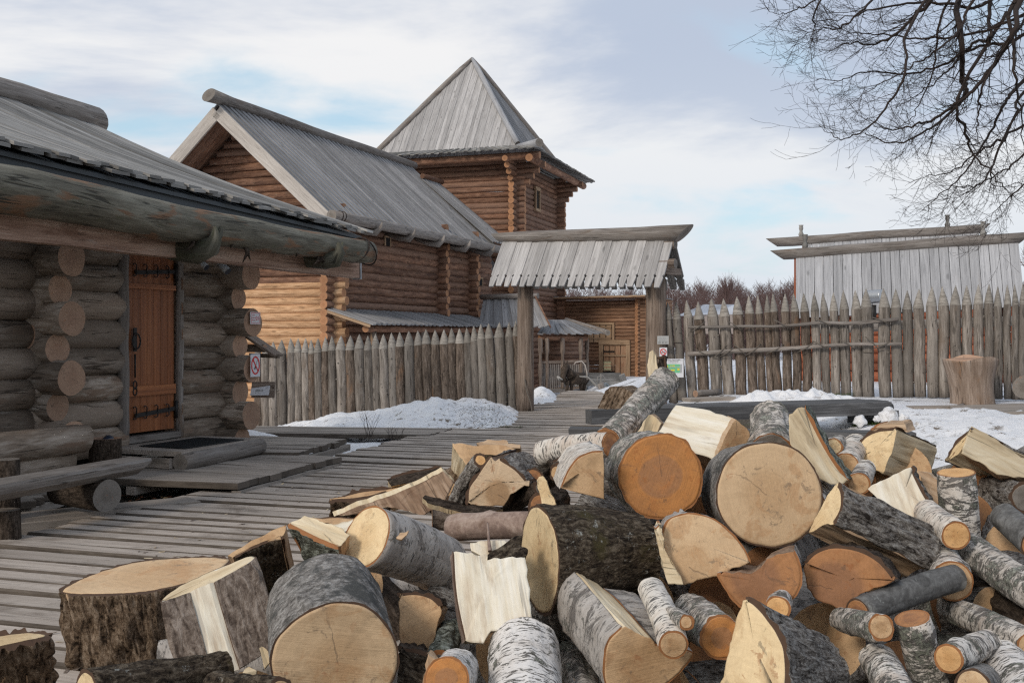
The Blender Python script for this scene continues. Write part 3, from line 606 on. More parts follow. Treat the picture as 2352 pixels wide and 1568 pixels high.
# roof
E=V((-1.96,14.0,2.84)); RG=V((-1.96-.924*4.88,14+.383*4.88,4.67)); 
def roofP(t,f): p=E.lerp(RG,f)-dC*t; p.z+=.038*t; p.z-=.1*math.sin(math.pi*f)*1.0; return p
for layer in (0,1):
    m=MB(['roof_old']); t=-.02 if layer else .08
    while t<9.6:
        w=.2*R.uniform(.75,1.2); ov=R.uniform(-.12,.14) if layer else R.uniform(-.02,.12)-.02
        n_=6; prev=None
        up=V((0,0,.035 if layer else 0.0))+V((0,0,R.uniform(0,.012)))
        f0=-.012-ov*.12
        pts=[roofP(t+w/2,lerp(f0,1,i/n_))+up for i in range(n_+1)]
        # curved board as one swept box
        wd=dC; vs=[];vo=R.random()*40; L=0;Ls=[0]
        for i in range(1,n_+1): Ls.append(Ls[-1]+(pts[i]-pts[i-1]).length)
        cup=R.uniform(-.012,.014)
        for p in pts:
            for a,b in ((-1,-1),(1,-1),(1,1),(-1,1)): vs.append(p+wd*(a*(w/2-(.016 if layer else .004)))+V((0,0,b*.015+ (cup if a>0 else 0))))
        fs=[];us=[]
        for i in range(n_):
            o=i*4
            for j in range(4):
                j2=(j+1)%4; fs.append((o+j,o+j2,o+4+j2,o+4+j)); u0=[-w/2,w/2,w/2+.02,-w/2-.02][j];u1=[w/2,w/2+.02,-w/2,-w/2-.04][j]
                us.append([(u0,vo+Ls[i]),(u1,vo+Ls[i]),(u1,vo+Ls[i+1]),(u0,vo+Ls[i+1])])
        fs.append((3,2,1,0));us.append([(0,0)]*4);fs.append((n_*4,n_*4+1,n_*4+2,n_*4+3));us.append([(0,0)]*4)
        m.add(vs,fs,us); t+=w+R.uniform(-.0,.006) if layer else w+R.uniform(.03,.1)
    m.build('roof',cab)
m=MB(['underlay'])
m.add([roofP(.1,.0)-V((0,0,.06)),roofP(9.5,.0)-V((0,0,.06)),roofP(9.5,.99)-V((0,0,.06)),roofP(.1,.99)-V((0,0,.06)),roofP(.1,.0)-V((0,0,.1)),roofP(9.5,.0)-V((0,0,.1)),roofP(9.5,.99)-V((0,0,.1)),roofP(.1,.99)-V((0,0,.1))],
  [(0,1,2,3),(4,7,6,5),(0,4,5,1),(3,2,6,7),(0,3,7,4),(1,5,6,2)],[[(0,0)]*4]*6)
for i in range(5):
    a=E-dC*.1+V((0,0,-.05-.03*i)); 
m.plank(E-dC*.05+V((-.06,0,-.11)),E-dC*9.5+V((-.06,0,-.11+.36)),.14,.03,(0,0,1))
m.build('roof_underlay',cab)
m=MB(['old_log','end_grey']); pts=[RG-dC*(t-.25)+V((0,0,.10+.038*t+.05*nz(V((t*1.1,2,0))))) for t in [i*.5 for i in range(18)]]
m.tube(pts,[.19*(1+.16*nz(V((i*.6,7,1)))) for i in range(18)],16,0,0,wob=.12,cutA=(0,0,.3)); m.build('ridge_log',cab)
G1=P(846,579,13.55); G0=P(0,433,8.17); gd_=(G0-G1)
m=MB(['gutter_log','end_grey']); pts=[];rr=[]
for i in range(31):
    t=i/30*1.6; p=G1+gd_*t; p+=V((.02*nz(V((t*5,1,0))),0,.035*nz(V((t*4,0,2)))-.03*math.sin(min(1,t)*math.pi))); pts.append(p); rr.append((.142+.055*t)*(1+.07*nz(V((t*9,4,4)))))
m.tube(pts,rr,24,0,1,wob=.1,ws=1.5); m.build('gutter_log',cab)
F1=P(815,617,13.8); F0=P(0,508,8.45); fd=F0-F1
m=MB(['fascia','roof_white']); pts=[F1+fd*(i/12*1.5) for i in range(13)]
hh=[.125+.03*i/12+.014*nz(V((i*.9,3,3))) for i in range(13)]
vs=[];vo=3
for p,h in zip(pts,hh):
    for a,b in ((-1,-1),(1,-1),(1,1),(-1,1)): vs.append(p+nC*(a*.07)+V((0,0,b*h)))
fs=[];us=[]
for i in range(12):
    for j in range(4):
        j2=(j+1)%4; fs.append((i*4+j,i*4+j2,i*4+4+j2,i*4+4+j)); uu=[(-.1,.1),(.1,.4),(.4,.6),(.6,.9)][j]
        us.append([(uu[0],i*.5),(uu[1],i*.5),(uu[1],i*.5+.5),(uu[0],i*.5+.5)])
fs.append((3,2,1,0));us.append([(0,0),(.1,0),(.1,.1),(0,.1)]); m.add(vs,fs,us)
m.plank(F1+V((.02,0,-.14))-dC*-.02,F1+V((.02,0,.12))-dC*-.02,.04,.12,dC,1)
m.build('fascia_board',cab)
# rooted hooks that carry the gutter log
def hook(px,py,Y,s_):
    c=P(px,py,Y); m=MB(['hook_wood','hook_wood'])
    pts=[c-nC*.75+V((0,0,.05)),c-nC*.35+V((0,0,-.02)),c-nC*.05+V((0,0,-.07)),c+nC*.14+V((0,0,-.04)),c+nC*.21+V((0,0,.06)),c+nC*.2+V((0,0,.2))]
    m.tube([c+(p-c)*s_ for p in pts],[.13*s_,.135*s_,.14*s_,.12*s_,.075*s_,.022*s_],14,0,1,wob=.35,ws=3)
    q=c+(nC*.16+V((0,0,.02)))*s_; m.tube([q,q+(dC*.12+V((0,0,.09)))*s_,q+(dC*.17+V((0,0,.2)))*s_],[.06*s_,.04*s_,.012*s_],8,0,1,wob=.3)
    m.build('gutter_bracket',cab)
hook(462,562,10.35,.86); hook(752,588,12.5,.8)
m=MB(['twig'])
for sh in (-.1,.08):
    c=G1+gd_*.035; ax=gd_.normalized(); u1=V((0,0,1)); u2=nC
    m.tube([c+ax*(sh+.12*math.sin(a)*(1 if sh<0 else -1))+(u1*math.sin(a)+u2*math.cos(a))*.165 for a in [6.283*i/20 for i in range(21)]],.010,6,0,0)
m.build('binding',cab)
# curled bark strips hanging off the gutter log
for i in range(16):
    m=MB(['bark_dark']); t=R.uniform(.1,.62); c=G1+gd_*t+V((0,0,-.13-.04*t))+nC*.05; l=R.uniform(.06,.26); d=(-dC*R.uniform(-.5,1)+V((0,0,-.5))).normalized()
    m.tube([c,c+d*l*.5+nC*.03,c+d*l],[.012,.02,.004],5,0,0,wob=.6); m.build('bark_strip',cab)
# cameras / lamps under the eave
def cam_box(px,py,Y,lab,s_=1):
    t_=tag(empty('security_camera',P(px,py,Y)),lab,'camera','cameras under the cabin eave'); c=P(px,py,Y); m=MB(['white_plastic','glass_dark'])
    m.tube([c+V((-.07*s_,.03,.03*s_)),c+V((.02*s_,-.02,-.045*s_))],[.036*s_,.036*s_],14,0,1); m.build('housing',t_)
    m=MB(['white_plastic']); m.tube([c+V((-.03,.02,.0)),c+V((-.03,.06,.12))],[.015,.02],8,0,0); m.build('bracket',t_)
cam_box(472,606,11.9,'small grey tube camera tucked under the cabin eave, nearer the door')
cam_box(520,613,12.4,'larger grey tube camera under the eave beside the far corner logs',1.25)
# ---- no-smoking style signs on the log ends
def sign_plate(name,lab,cat,c,ux,uy,w,h,mats,paint,th=.006,grp=None):
    """c centre, ux/uy unit axes; paint(m,pt) adds marks, pt(x,y,layer)"""
    ux=V(ux).normalized(); uy=V(uy).normalized(); nn=ux.cross(uy).normalized(); c=V(c)
    root=tag(empty(name,c),lab,cat,grp); m=MB([mats[0]])
    m.plank(c-ux*w/2,c+ux*w/2,h,th,uy); m.build('plate',root)
    m=MB(mats); pt=lambda x,y,l=1:c+ux*x+uy*y+nn*(th/2+.0012*l)
    paint(m,pt,ux,uy); m.build('print',root); return root
def ring(m,pt,cx,cy,rx,ry,wd,mi,l,n=28):
    for i in range(n):
        a,b=6.2832*i/n,6.2832*(i+1)/n
        m.add([pt(cx+rx*math.cos(a),cy+ry*math.sin(a),l),pt(cx+rx*math.cos(b),cy+ry*math.sin(b),l),pt(cx+(rx-wd)*math.cos(b),cy+(ry-wd)*math.sin(b),l),pt(cx+(rx-wd)*math.cos(a),cy+(ry-wd)*math.sin(a),l)],[(0,1,2,3)],[[(0,0)]*4],mi)
def quad(m,pt,x0,y0,x1,y1,mi,l=1): m.add([pt(x0,y0,l),pt(x1,y0,l),pt(x1,y1,l),pt(x0,y1,l)],[(0,1,2,3)],[[(0,0)]*4],mi)
def bar(m,pt,x0,y0,x1,y1,w,mi,l=1):
    d=V((x1-x0,y1-y0)).normalized(); px_,py_=-d.y*w/2,d.x*w/2
    m.add([pt(x0+px_,y0+py_,l),pt(x0-px_,y0-py_,l),pt(x1-px_,y1-py_,l),pt(x1+px_,y1+py_,l)],[(0,1,2,3)],[[(0,0)]*4],mi)
def frame(m,pt,x0,y0,x1,y1,w,mi,l=1):
    quad(m,pt,x0,y0,x1,y0+w,mi,l);quad(m,pt,x0,y1-w,x1,y1,mi,l);quad(m,pt,x0,y0+w,x0+w,y1-w,mi,l);quad(m,pt,x1-w,y0+w,x1,y1-w,mi,l)
def p_nosmoke(vert):
    def f(m,pt,ux,uy,s_=1.0):
        W=f.w;Hh=f.h
        if vert:
            bar(m,pt,-.015*W/.2,-.05*Hh/.27,.0*W/.2,-.015*Hh/.27,.022,2,1); bar(m,pt,.003,-.01,.05*W/.2,.09*Hh/.27,.016,3,1); bar(m,pt,-.04*W/.2,.1*Hh/.27,.0,-.02,.006,3,1)
        else:
            bar(m,pt,-.35*W,-.06*Hh,.2*W,-.06*Hh,.09*Hh,2,1); bar(m,pt,.23*W,-.06*Hh,.26*W,-.06*Hh,.09*Hh,2,1); bar(m,pt,.3*W,-.06*Hh,.33*W,-.06*Hh,.09*Hh,2,1)
            ring(m,pt,.2*W,.15*Hh,.1*W,.12*Hh,.008,3,1,14)
        ring(m,pt,0,0,W*.43,min(W,Hh)*.43 if not vert else Hh*.42,.1*W,1,2)
        if vert: bar(m,pt,-.29*W,.3*Hh,.29*W,-.3*Hh,.09*W,1,3)
        else: bar(m,pt,-.29*W,.3*Hh,.29*W,-.3*Hh,.085*W,1,3)
    return f
f=p_nosmoke(True); f.w=.2; f.h=.27
sM=['white_sign','sign_red','sign_black','sign_grey']
ZZ=V((0,0,1))
def cend(px,py,Y): return P(px,py,Y)
k=5-1
zlog=lambda kk: .48+.29*kk
# log end centre positions: Yc=13.05, o=.46 on big logs
sign_plate('no_smoking_sign','white no smoking sign with red ring nailed on a log end of the cabin corner','sign',CP(13.05,.515,1.5+(765-838)/2400*13),dC,ZZ,.19,.28,sM,f)
def p01(m,pt,ux,uy):
    frame(m,pt,-.088,-.066,.088,.066,.006,1,1)
    text_mesh(m,'01',.075,pt(.045,-.027,1),ux,uy,1); text_mesh(m,'ПРИ',.022,pt(-.04,.028,1),ux,uy,1); text_mesh(m,'ПОЖАРЕ',.022,pt(-.04,-.003,1),ux,uy,1); text_mesh(m,'ЗВОНИТЬ',.022,pt(-.04,-.034,1),ux,uy,1)
sign_plate('fire_call_sign','small white and red fire call plate reading 01 on the cabin corner log','sign',CP(13.05,.515,1.5+(765-731)/2400*13),dC,ZZ,.20,.15,sM,p01)
def pplan(m,pt,ux,uy):
    text_mesh(m,'ПРОТИВОПОЖАРНАЯ ИНФОРМАЦИЯ',.0135,pt(0,.062,1),ux,uy,2)
    quad(m,pt,-.055,-.03,.04,-.004,3,1); bar(m,pt,-.03,-.004,-.03,.035,.003,3,1); bar(m,pt,-.055,.01,-.01,.01,.003,3,1); quad(m,pt,0,-.024,.025,-.012,0,2)
    for i in range(3): bar(m,pt,.065,.03-.014*i,.095,.03-.014*i,.003,3,1)
    bar(m,pt,-.05,-.05,-.02,-.05,.003,3,1); bar(m,pt,-.015,-.055,.01,-.045,.003,2,1)
rt=sign_plate('plan_board','white plan sheet on a slanted wooden board hung off the cabin corner','sign',P(598,894,12.6),(1,-.12,.02),(.12,.4,.8),.232,.155,sM,pplan)
m=MB(['gate_post']); c=P(600,895,12.6)+V((.02,.03,0)); m.plank(c-V((.14,0,0)),c+V((.14,-.02,0)),.19,.03,(.1,.1,.8)); m.build('backing_board',rt)
# little lean-to canopy by the corner
can=tag(empty('notice_canopy',P(600,790,13.6)),'small slanted plank canopy sheltering the cabin corner above the smoking sign','canopy')
m=MB(['gate_post']); A0=P(568,768,13.4);A1=P(640,817,13.4); 
m.plank(A0,A1,.03,.5,(.4,0,1)); m.build('canopy_roof',can)
m=MB(['cabin_log']); m.plank(P(575,815,13.5),P(640,818,13.3),.05,.05,(0,0,1)); m.build('canopy_beam',can)
m=MB(['cabin_log','end_log']); c=P(608,800,13.25); m.tube([c,c-nC*.9],[.05,.05],12,0,1); m.build('canopy_peg',can)
# ---- doorstep with mat
st=tag(empty('door_step',CP(11.6,.8,.1)),'half log door step with plank top in front of the cabin door','step')
m=MB(['old_log','end_grey']); A=P(413,1062,10.72);B=P(597,1024,12.1); m.tube(chop(A,B,6),.092,18,0,1,wob=.06); m.build('half_log',st)
m=MB(['deck_wood'])
zt=A.z+.085
for i in range(5):
    o=.08+.21*i; a=V((A.x,A.y,zt))-nC*o; b_=V((B.x,B.y,zt))-nC*o; m.plank(a,b_,.2,.05,nC,0,.003)
for q in (A,B): m.plank(V((q.x,q.y,.16))-nC*.1,V((q.x,q.y,.16))-nC*1.0,.1,.08,(0,0,1))
m.build('step_top',st)
m=MB(['rubber']); c0=V((A.x,A.y,zt+.033))-nC*.42+dC*.72
nx_,ny_=26,14
for i in range(nx_):
    for j in range(ny_):
        p=c0+dC*((i/nx_-.5)*.95)+nC*((j/ny_-.5)*.58)
        m.plank(p-dC*.012,p+dC*.012,.026,.012,nC)
m.plank(c0-dC*.5,c0+dC*.5,.62,.006,nC)
tag(m.build('door_mat'),'black studded rubber mat on the cabin door step','door mat')
# ---- stump bin
t_=tag(empty('stump_bin',P(241,1060,9.9)),'hollow stump rubbish bin with a dark liner between the wall bench and the step','bin')
m=MB(['bark_dark','end_grey']); c=P(241,1060,9.95); c.z-=.04; zt=P(241,1006,9.95).z
m.tube([c,V((c.x,c.y,zt))],[.152,.15],26,0,1,wob=.08,caps=(1,0)); m.build('stump_shell',t_)
m=MB(['end_log']); n=26
vs=[V((c.x+rr*math.cos(6.283*i/n),c.y+rr*math.sin(6.283*i/n),zt+dz)) for rr,dz in ((.151,.0),(.115,.0),(.112,-.15)) for i in range(n)]
m.add(vs,[(j*n+i,j*n+(i+1)%n,(j+1)*n+(i+1)%n,(j+1)*n+i) for j in (0,1) for i in range(n)],[[(0,0),(0,.1),(.1,.1),(.1,0)]]*(2*n),0,False); m.build('rim',t_)
m=MB(['glass_dark']); m.tube([V((c.x+.02,c.y,zt-.12)),V((c.x+.03,c.y,zt-.04)),V((c.x+.05,c.y,zt+.025))],[.09,.08,.03],12,0,0,wob=.5,ws=8); m.build('liner',t_)
# ---- big log bench against the wall
t_=tag(empty('wall_bench',P(120,1060,9)),'thick round log bench with a flat top along the cabin wall','bench')
m=MB(['cabin_log','end_log']); A=P(183,1003,9.75)+V((.02,0,0)); B=A-dC*5.2-V((0,0,.0)); m.tube(chop(A,B,8),.148,28,0,1,wob=.05)
for i,v in enumerate(m.v):
    if v[2]>A.z+.115: m.v[i]=(v[0],v[1],A.z+.115+.002*nz(V(v)*3))
m.build('seat_log',t_)
m=MB(['cabin_log','end_log']); A2=P(155,1055,9.7); m.tube(chop(A2,A2-dC*3.5,5),.12,18,0,1,wob=.08); 
m.build('base_log',t_)
m=MB(['bark_dark','end_grey']); c=P(14,1075,8.3); m.tube([V((c.x,c.y,-.1)),V((c.x,c.y,.5))],[.11,.105],14,0,1,wob=.1); m.build('leg',t_)
# ---- near bench
t_=tag(empty('plank_bench',P(150,1180,8)),'split log bench with a tapered right end resting on a mossy log block','bench')
A=P(322,1063,8.95)+V((0,0,.03)); B=P(-60,1122,7.25); d=(B-A).normalized(); m=MB(['old_log','end_grey']); side=V((d.y,-d.x,0)).normalized()
prof_=[(-.15,.0),(-.14,-.05),(-.07,-.105),(.0,-.12),(.07,-.105),(.14,-.05),(.15,.0),(.13,.02),(-.13,.02)]
vs=[];fs=[];us=[];K=14
for i in range(K+1):
    t=i/K; p=A.lerp(B,t); tp=min(1,.35+t*9) ; tw=min(1,.8+t*4)
    for (a,b) in prof_: vs.append(p+side*a*tw+V((0,0,b*(tp if b<0 else 1)+.004*nz(V((t*20,a*9,b*9))))))
np_=len(prof_); Lb=(B-A).length
for i in range(K):
    for j in range(np_):
        j2=(j+1)%np_; fs.append((i*np_+j,i*np_+j2,(i+1)*np_+j2,(i+1)*np_+j)); us.append([(j*.06,Lb*i/K),(j*.06+.06,Lb*i/K),(j*.06+.06,Lb*(i+1)/K),(j*.06,Lb*(i+1)/K)])
fs.append(tuple(reversed(range(np_))));us.append([(a*5,b*5) for a,b in reversed(prof_)])
m.add(vs,fs,us,[0]*(len(fs)-1)+[1],False); m.build('seat',t_)
m=MB(['bark_dark','end_grey']); c=P(246,1138,8.35); c2=P(140,1128,8.75); c2.z=c.z; m.tube(chop(c,c2,5),[.128]*6,22,0,1,wob=.1); m.build('support_log',t_)
m=MB(['bark_dark','end_grey']); c=P(12,1170,7.62); m.tube([V((c.x,c.y,-.12)),V((c.x,c.y,c.z))],[.11,.1],14,0,1,wob=.1); m.build('leg',t_)
# ============================================================ MIDDLE HOUSE
dH=V((.36,.933,0)); nH=V((.933,-.36,0)); C0=V((-5.02,29.3,0))
def HP(s,o,z): return C0+dH*s+nH*o+V((0,0,z))
hs=tag(empty('log_house',HP(5,-3,0)),'tall brown log house with a steep grey plank roof and bright front gable wall','log house')
ZR=lambda o: 7.87-abs(o+2.88)*.888
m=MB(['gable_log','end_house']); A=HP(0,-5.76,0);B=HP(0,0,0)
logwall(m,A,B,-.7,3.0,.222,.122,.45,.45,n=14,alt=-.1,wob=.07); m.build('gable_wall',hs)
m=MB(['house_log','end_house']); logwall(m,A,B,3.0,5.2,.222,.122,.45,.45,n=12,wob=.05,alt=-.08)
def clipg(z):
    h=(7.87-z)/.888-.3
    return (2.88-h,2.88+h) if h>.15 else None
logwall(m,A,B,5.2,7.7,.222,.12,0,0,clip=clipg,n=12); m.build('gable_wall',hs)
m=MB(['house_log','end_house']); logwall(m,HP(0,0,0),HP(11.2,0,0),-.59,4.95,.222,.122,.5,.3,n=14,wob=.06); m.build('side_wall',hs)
for s0 in (6.75,9.4):
    m=MB(['house_log','end_house']); logwall(m,HP(s0,-1.0,0),HP(s0,0,0),-.7,5.1,.222,.118,0,.42,n=14,alt=.06,wob=.06,seg=4); m.build('cross_wall',hs)
# roof planes of boards
def boards(m,a0,a1,b0,b1,w,th=.035,gap=.004,up=V((0,0,1)),jit=.03,mi=0,saw=0,layer2=True,cross=None):
    """boards run from line a (eave a0->a1) to line b (ridge b0->b1)"""
    L=((a1-a0).length+(b1-b0).length)/2; n=max(1,round(L/w)); nrm=((a1-a0).cross(b0-a0)).normalized()
    if nrm.z<0: nrm=-nrm
    for i in range(n):
        t=(i+.5)/n; A=a0.lerp(a1,t);B=b0.lerp(b1,t); dd=(A-B).normalized(); wa=(a1-a0).length/n; wb=(b1-b0).length/n
        A=A+dd*R.uniform(-jit,jit); off=nrm*(th*.9 if (layer2 and i%2) else 0)
        m.plank(A+off,B+off,max(wa,.02)-gap+(.03 if layer2 and not i%2 else 0),th,(a1-a0),mi,.002,taper=(max(wb,.01)-gap)/(max(wa,.02)-gap))
s0,s1=-1.34,10.7
for o0,nm in ((.74,'roof'),(-6.5,'roof')):
    m=MB(['roof_grey']); boards(m,HP(s0,o0,ZR(o0)),HP(s1,o0,ZR(o0)),HP(s0,-2.88,7.87),HP(s1,-2.88,7.87),.145,jit=.05); m.build('roof',hs)
m=MB(['roof_grey','house_log']); boards(m,HP(10.0,.78,4.85),HP(12.05,.78,4.85),HP(10.0,-2.1,7.3),HP(11.6,-2.1,7.3),.145,jit=.03)
m.tube(chop(HP(10,-2.1,7.42),HP(11.75,-2.1,7.42),3),.1,10,1,1); m.build('annex_roof',hs)
m=MB(['house_log']); m.plank(HP(.1,-6.2,ZR(-6.3)-.3),HP(.1,-2.88,7.55),.18,.14,(0,1,0)); m.plank(HP(.1,.5,ZR(.6)-.3),HP(.1,-2.88,7.55),.18,.14,(0,1,0))
for o_ in (-2.88,-4.6,-1.2): m.tube([HP(-1.2,o_,ZR(o_)-.28),HP(.4,o_,ZR(o_)-.28)],.12,10)
boards(m,HP(s0+.08,.6,ZR(.6)-.09),HP(.3,.6,ZR(.6)-.14),HP(s0+.08,-2.88,7.72),HP(.3,-2.88,7.78),.2,layer2=False)
boards(m,HP(s0+.08,-6.4,ZR(-6.4)-.09),HP(.3,-6.4,ZR(-6.4)-.09),HP(s0+.08,-2.88,7.78),HP(.3,-2.88,7.78),.2,layer2=False)
m.build('rafter',hs)
for o0 in (.60,-6.36):
    m=MB(['barge']); A=HP(s0-.03,o0,ZR(o0)-.22);B=HP(s0-.03,-2.88,7.87-.22)
    m.plank(A,B,.36,.06,(0,0,1),0,0)
    m.build('barge_board',hs)
m=MB(['gutter_log','end_grey']); m.mats=['old_log','end_grey']; pts=wiggle(HP(-1.75,-2.88,8.04),HP(10.9,-2.88,7.98),12,.04)
m.tube(pts,[.2]+[.15]*12,16,0,1,wob=.06,cutA=(0,0,.5)); m.build('ridge_log',hs)
m=MB(['old_log','end_grey']); pts=wiggle(HP(-1.45,.82,4.62),HP(11.15,.82,4.6),12,.03); m.tube(pts,[.15]*13,16,0,1,wob=.06); m.build('gutter_log',hs)
m=MB(['twig'])
for s_ in (-1.1,-.95,10.8,10.95):
    c=HP(s_,.82,4.61); m.tube([c+(V((0,0,1))*math.sin(a)+nH*math.cos(a))*.165+dH*.06*math.sin(a) for a in [6.283*i/12 for i in range(13)]],.012,5,0,0)
m.build('binding',hs)
for s_ in (.8,2.9,5.0,7.1,9.3):
    m=MB(['old_log','end_grey']); c=HP(s_,.8,4.45); m.tube([c-nH*.85+V((0,0,.2)),c-nH*.2+V((0,0,-.05)),c+nH*.12+V((0,0,-.1)),c+nH*.3+V((0,0,.05)),c+nH*.33+V((0,0,.2))],[.09,.1,.1,.06,.02],10,0,1,wob=.2); m.build('gutter_bracket',hs)
def slit(px,py,parent,s_,z):
    w=empty('window',HP(s_,.1,z)); w.parent=parent; w.location=HP(s_,.1,z)-parent_loc(parent)
    m=MB(['yellow_wood']); c=HP(s_,.13,z)
    m.plank(c+dH*.17+V((0,0,-.13)),c+dH*.17+V((0,0,.13)),.05,.05,dH); m.plank(c-dH*.17+V((0,0,-.13)),c-dH*.17+V((0,0,.13)),.05,.05,dH); m.plank(c-dH*.2+V((0,0,.15)),c+dH*.2+V((0,0,.15)),.05,.05,(0,0,1)); m.build('frame',w)
    m=MB(['dark_void']); m.plank(c-dH*.14,c+dH*.14,.24,.02,(0,0,1)); m.build('opening',w)
slit(0,0,hs,3.0,4.3); slit(0,0,hs,10.35,3.4)
# lean-to roof along the side wall
ln=empty('porch_roof',HP(5,1,2)); ln.parent=hs; ln.location=HP(5,1,2)-parent_loc(hs)
m=MB(['roof_grey']); boards(m,HP(-.45,1.5,1.74),HP(11.8,1.5,1.72),HP(-.45,.1,2.16),HP(11.8,.1,2.1),.15,jit=.03); m.build('board_cover',ln)
m=MB(['yellow_wood']); m.plank(HP(-.48,1.45,1.69),HP(-.48,.1,2.1),.07,.04,(0,0,1)); m.build('verge_board',ln)
m=MB(['house_log','end_house']); m.tube(chop(HP(-.3,1.2,1.62),HP(11.5,1.2,1.6),6),.1,14,0,1); m.build('beam',ln)
for s_ in (.15,3.2,6.4,9.6):
    m=MB(['gate_post']); m.tube([HP(s_,1.2,-.8),HP(s_,1.2,1.54)],.085,10,0,0); m.build('post',ln)
# small lower roof with its own gutter at the far end
m=MB(['roof_grey','old_log','house_log','end_grey']); 
boards(m,P(1092,612,40.6),P(1190,632,43.5),P(1076,570,41.2),P(1170,585,44),.16); m.tube(chop(P(1088,614,40.4),P(1190,636,43.3),4),.13,12,1,3,wob=.08)
m.plank(P(1078,572,41.1),P(1091,608,40.6),.3,.05,(0,0,1),2); m.build('annex_roof',hs)
# ============================================================ TOWER
dT=V((.316,.949,0)); nT=V((.949,-.316,0)); T0=V((.12,42,0)); TW=5.9
def TP(s,o,z): return T0+dT*s+nT*o+V((0,0,z))
tw=tag(empty('log_tower',TP(3,-3,0)),'square log tower with a tall grey pyramid roof and narrow window, behind the log house','tower')
m=MB(['house_log','end_house']); logwall(m,TP(0,-TW,0),TP(0,0,0),-.9,8.5,.222,.122,.3,.42,n=14,alt=.02,wob=.05,seg=6); m.build('front_wall',tw)
m=MB(['house_log','end_house']); logwall(m,TP(0,0,0),TP(TW,0,0),-1.0,8.5,.222,.122,.5,.4,n=14,alt=.02,wob=.05,seg=6); m.build('side_wall',tw)
m=MB(['house_log','end_house']); logwall(m,TP(TW,-1,0),TP(TW,0,0),-.9,8.5,.222,.122,0,.45,n=12,alt=.02,seg=2); m.build('cross_wall',tw)
# second corner board on the right face
# flaring log brackets under the eave
for (s_,sg) in ((0,-1),(TW,1)):
    m=MB(['house_log','end_house'])
    for i,(ext,z) in enumerate(((.62,7.55),(.8,7.78),(1.02,8.0),(1.28,8.22))):
        m.tube([TP(s_,-.6,z),TP(s_,ext,z)],.118,12)
        m.tube([TP(s_-sg*.6,0,z+.11),TP(s_+sg*ext,0,z+.11)],.118,12)
    m.build('eave_bracket',tw)
m=MB(['house_log','end_house']); 
for a,b in ((TP(-1.0,-TW-.6,8.42),TP(-1.0,1.35,8.42)),(TP(-1.3,1.0,8.3),TP(TW+1.2,1.0,8.3))): m.tube(chop(a,b,5),.15,14,0,1,wob=.04)
m.tube(chop(TP(-.2,-TW,8.55),TP(-.2,.9,8.55),5),.13,12); m.build('eave_beam',tw)
AP=TP(TW/2,-TW/2,13.4); hb=3.12; zb=8.95
cn=[TP(TW/2-hb,-TW/2-hb,zb),TP(TW/2-hb,-TW/2+hb,zb),TP(TW/2+hb,-TW/2+hb,zb),TP(TW/2+hb,-TW/2-hb,zb)]
for i in range(4):
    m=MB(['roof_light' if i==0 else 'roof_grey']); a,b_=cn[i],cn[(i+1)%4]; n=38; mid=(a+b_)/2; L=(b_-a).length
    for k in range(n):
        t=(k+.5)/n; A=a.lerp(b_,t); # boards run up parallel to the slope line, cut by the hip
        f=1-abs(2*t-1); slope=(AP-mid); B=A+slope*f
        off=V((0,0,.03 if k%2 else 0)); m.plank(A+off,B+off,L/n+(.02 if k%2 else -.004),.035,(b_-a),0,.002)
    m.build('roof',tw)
for i in range(4):
    m=MB(['roof_white' if i==1 else 'old_log','end_grey']); c=cn[i]; dd=(c-AP).normalized()
    m.tube(wiggle(AP+V((0,0,.12)),c+V((0,0,.12)),8,.02),[.06]+[.115]*8,12,0,1,wob=.06); m.build('hip_log',tw)
# flared skirt
sk=[TP(TW/2-hb-1.35,-TW/2-hb-1.35,8.62),TP(TW/2-hb-1.35,-TW/2+hb+1.2,8.62),TP(TW/2+hb+1.3,-TW/2+hb+1.3,8.5),TP(TW/2+hb+1.3,-TW/2-hb-1.3,8.6)]
for i in range(4):
    m=MB(['roof_old']); boards(m,sk[i],sk[(i+1)%4],cn[i]+V((0,0,.02)),cn[(i+1)%4]+V((0,0,.02)),.15,jit=.05,th=.04); m.build('skirt_roof',tw)
m=MB(['roof_white','end_grey']); q=sk[1]+V((0,0,.16)); m.tube([cn[1]+V((0,0,-.02)),q+nT*.15-dT*.1],[.12,.17],14,0,1,wob=.05); m.build('corner_log',tw)
w=empty('window',TP(2.3,.1,6.5)); w.parent=tw; w.location=TP(2.3,.1,6.5)-parent_loc(tw)
# window px 1215-1232, y430-487
Yw=44.2; zt_=1.5+(765-434)*Yw/2400; zb_=1.5+(765-480)*Yw/2400; sW=2.55
m=MB(['yellow_wood']); m.plank(TP(sW-.36,.17,zt_+.02),TP(sW+.36,.17,zt_+.02),.15,.08,(0,0,1)); m.plank(TP(sW-.36,.17,zb_-.03),TP(sW+.36,.17,zb_-.03),.11,.1,(0,0,1))
for e in (-.27,.27): m.plank(TP(sW+e,.17,zb_),TP(sW+e,.17,zt_),.09,.08,dT)
m.build('frame',w); m=MB(['dark_void']); m.plank(TP(sW,.14,zb_),TP(sW,.14,zt_),.42,.03,dT); m.build('opening',w)
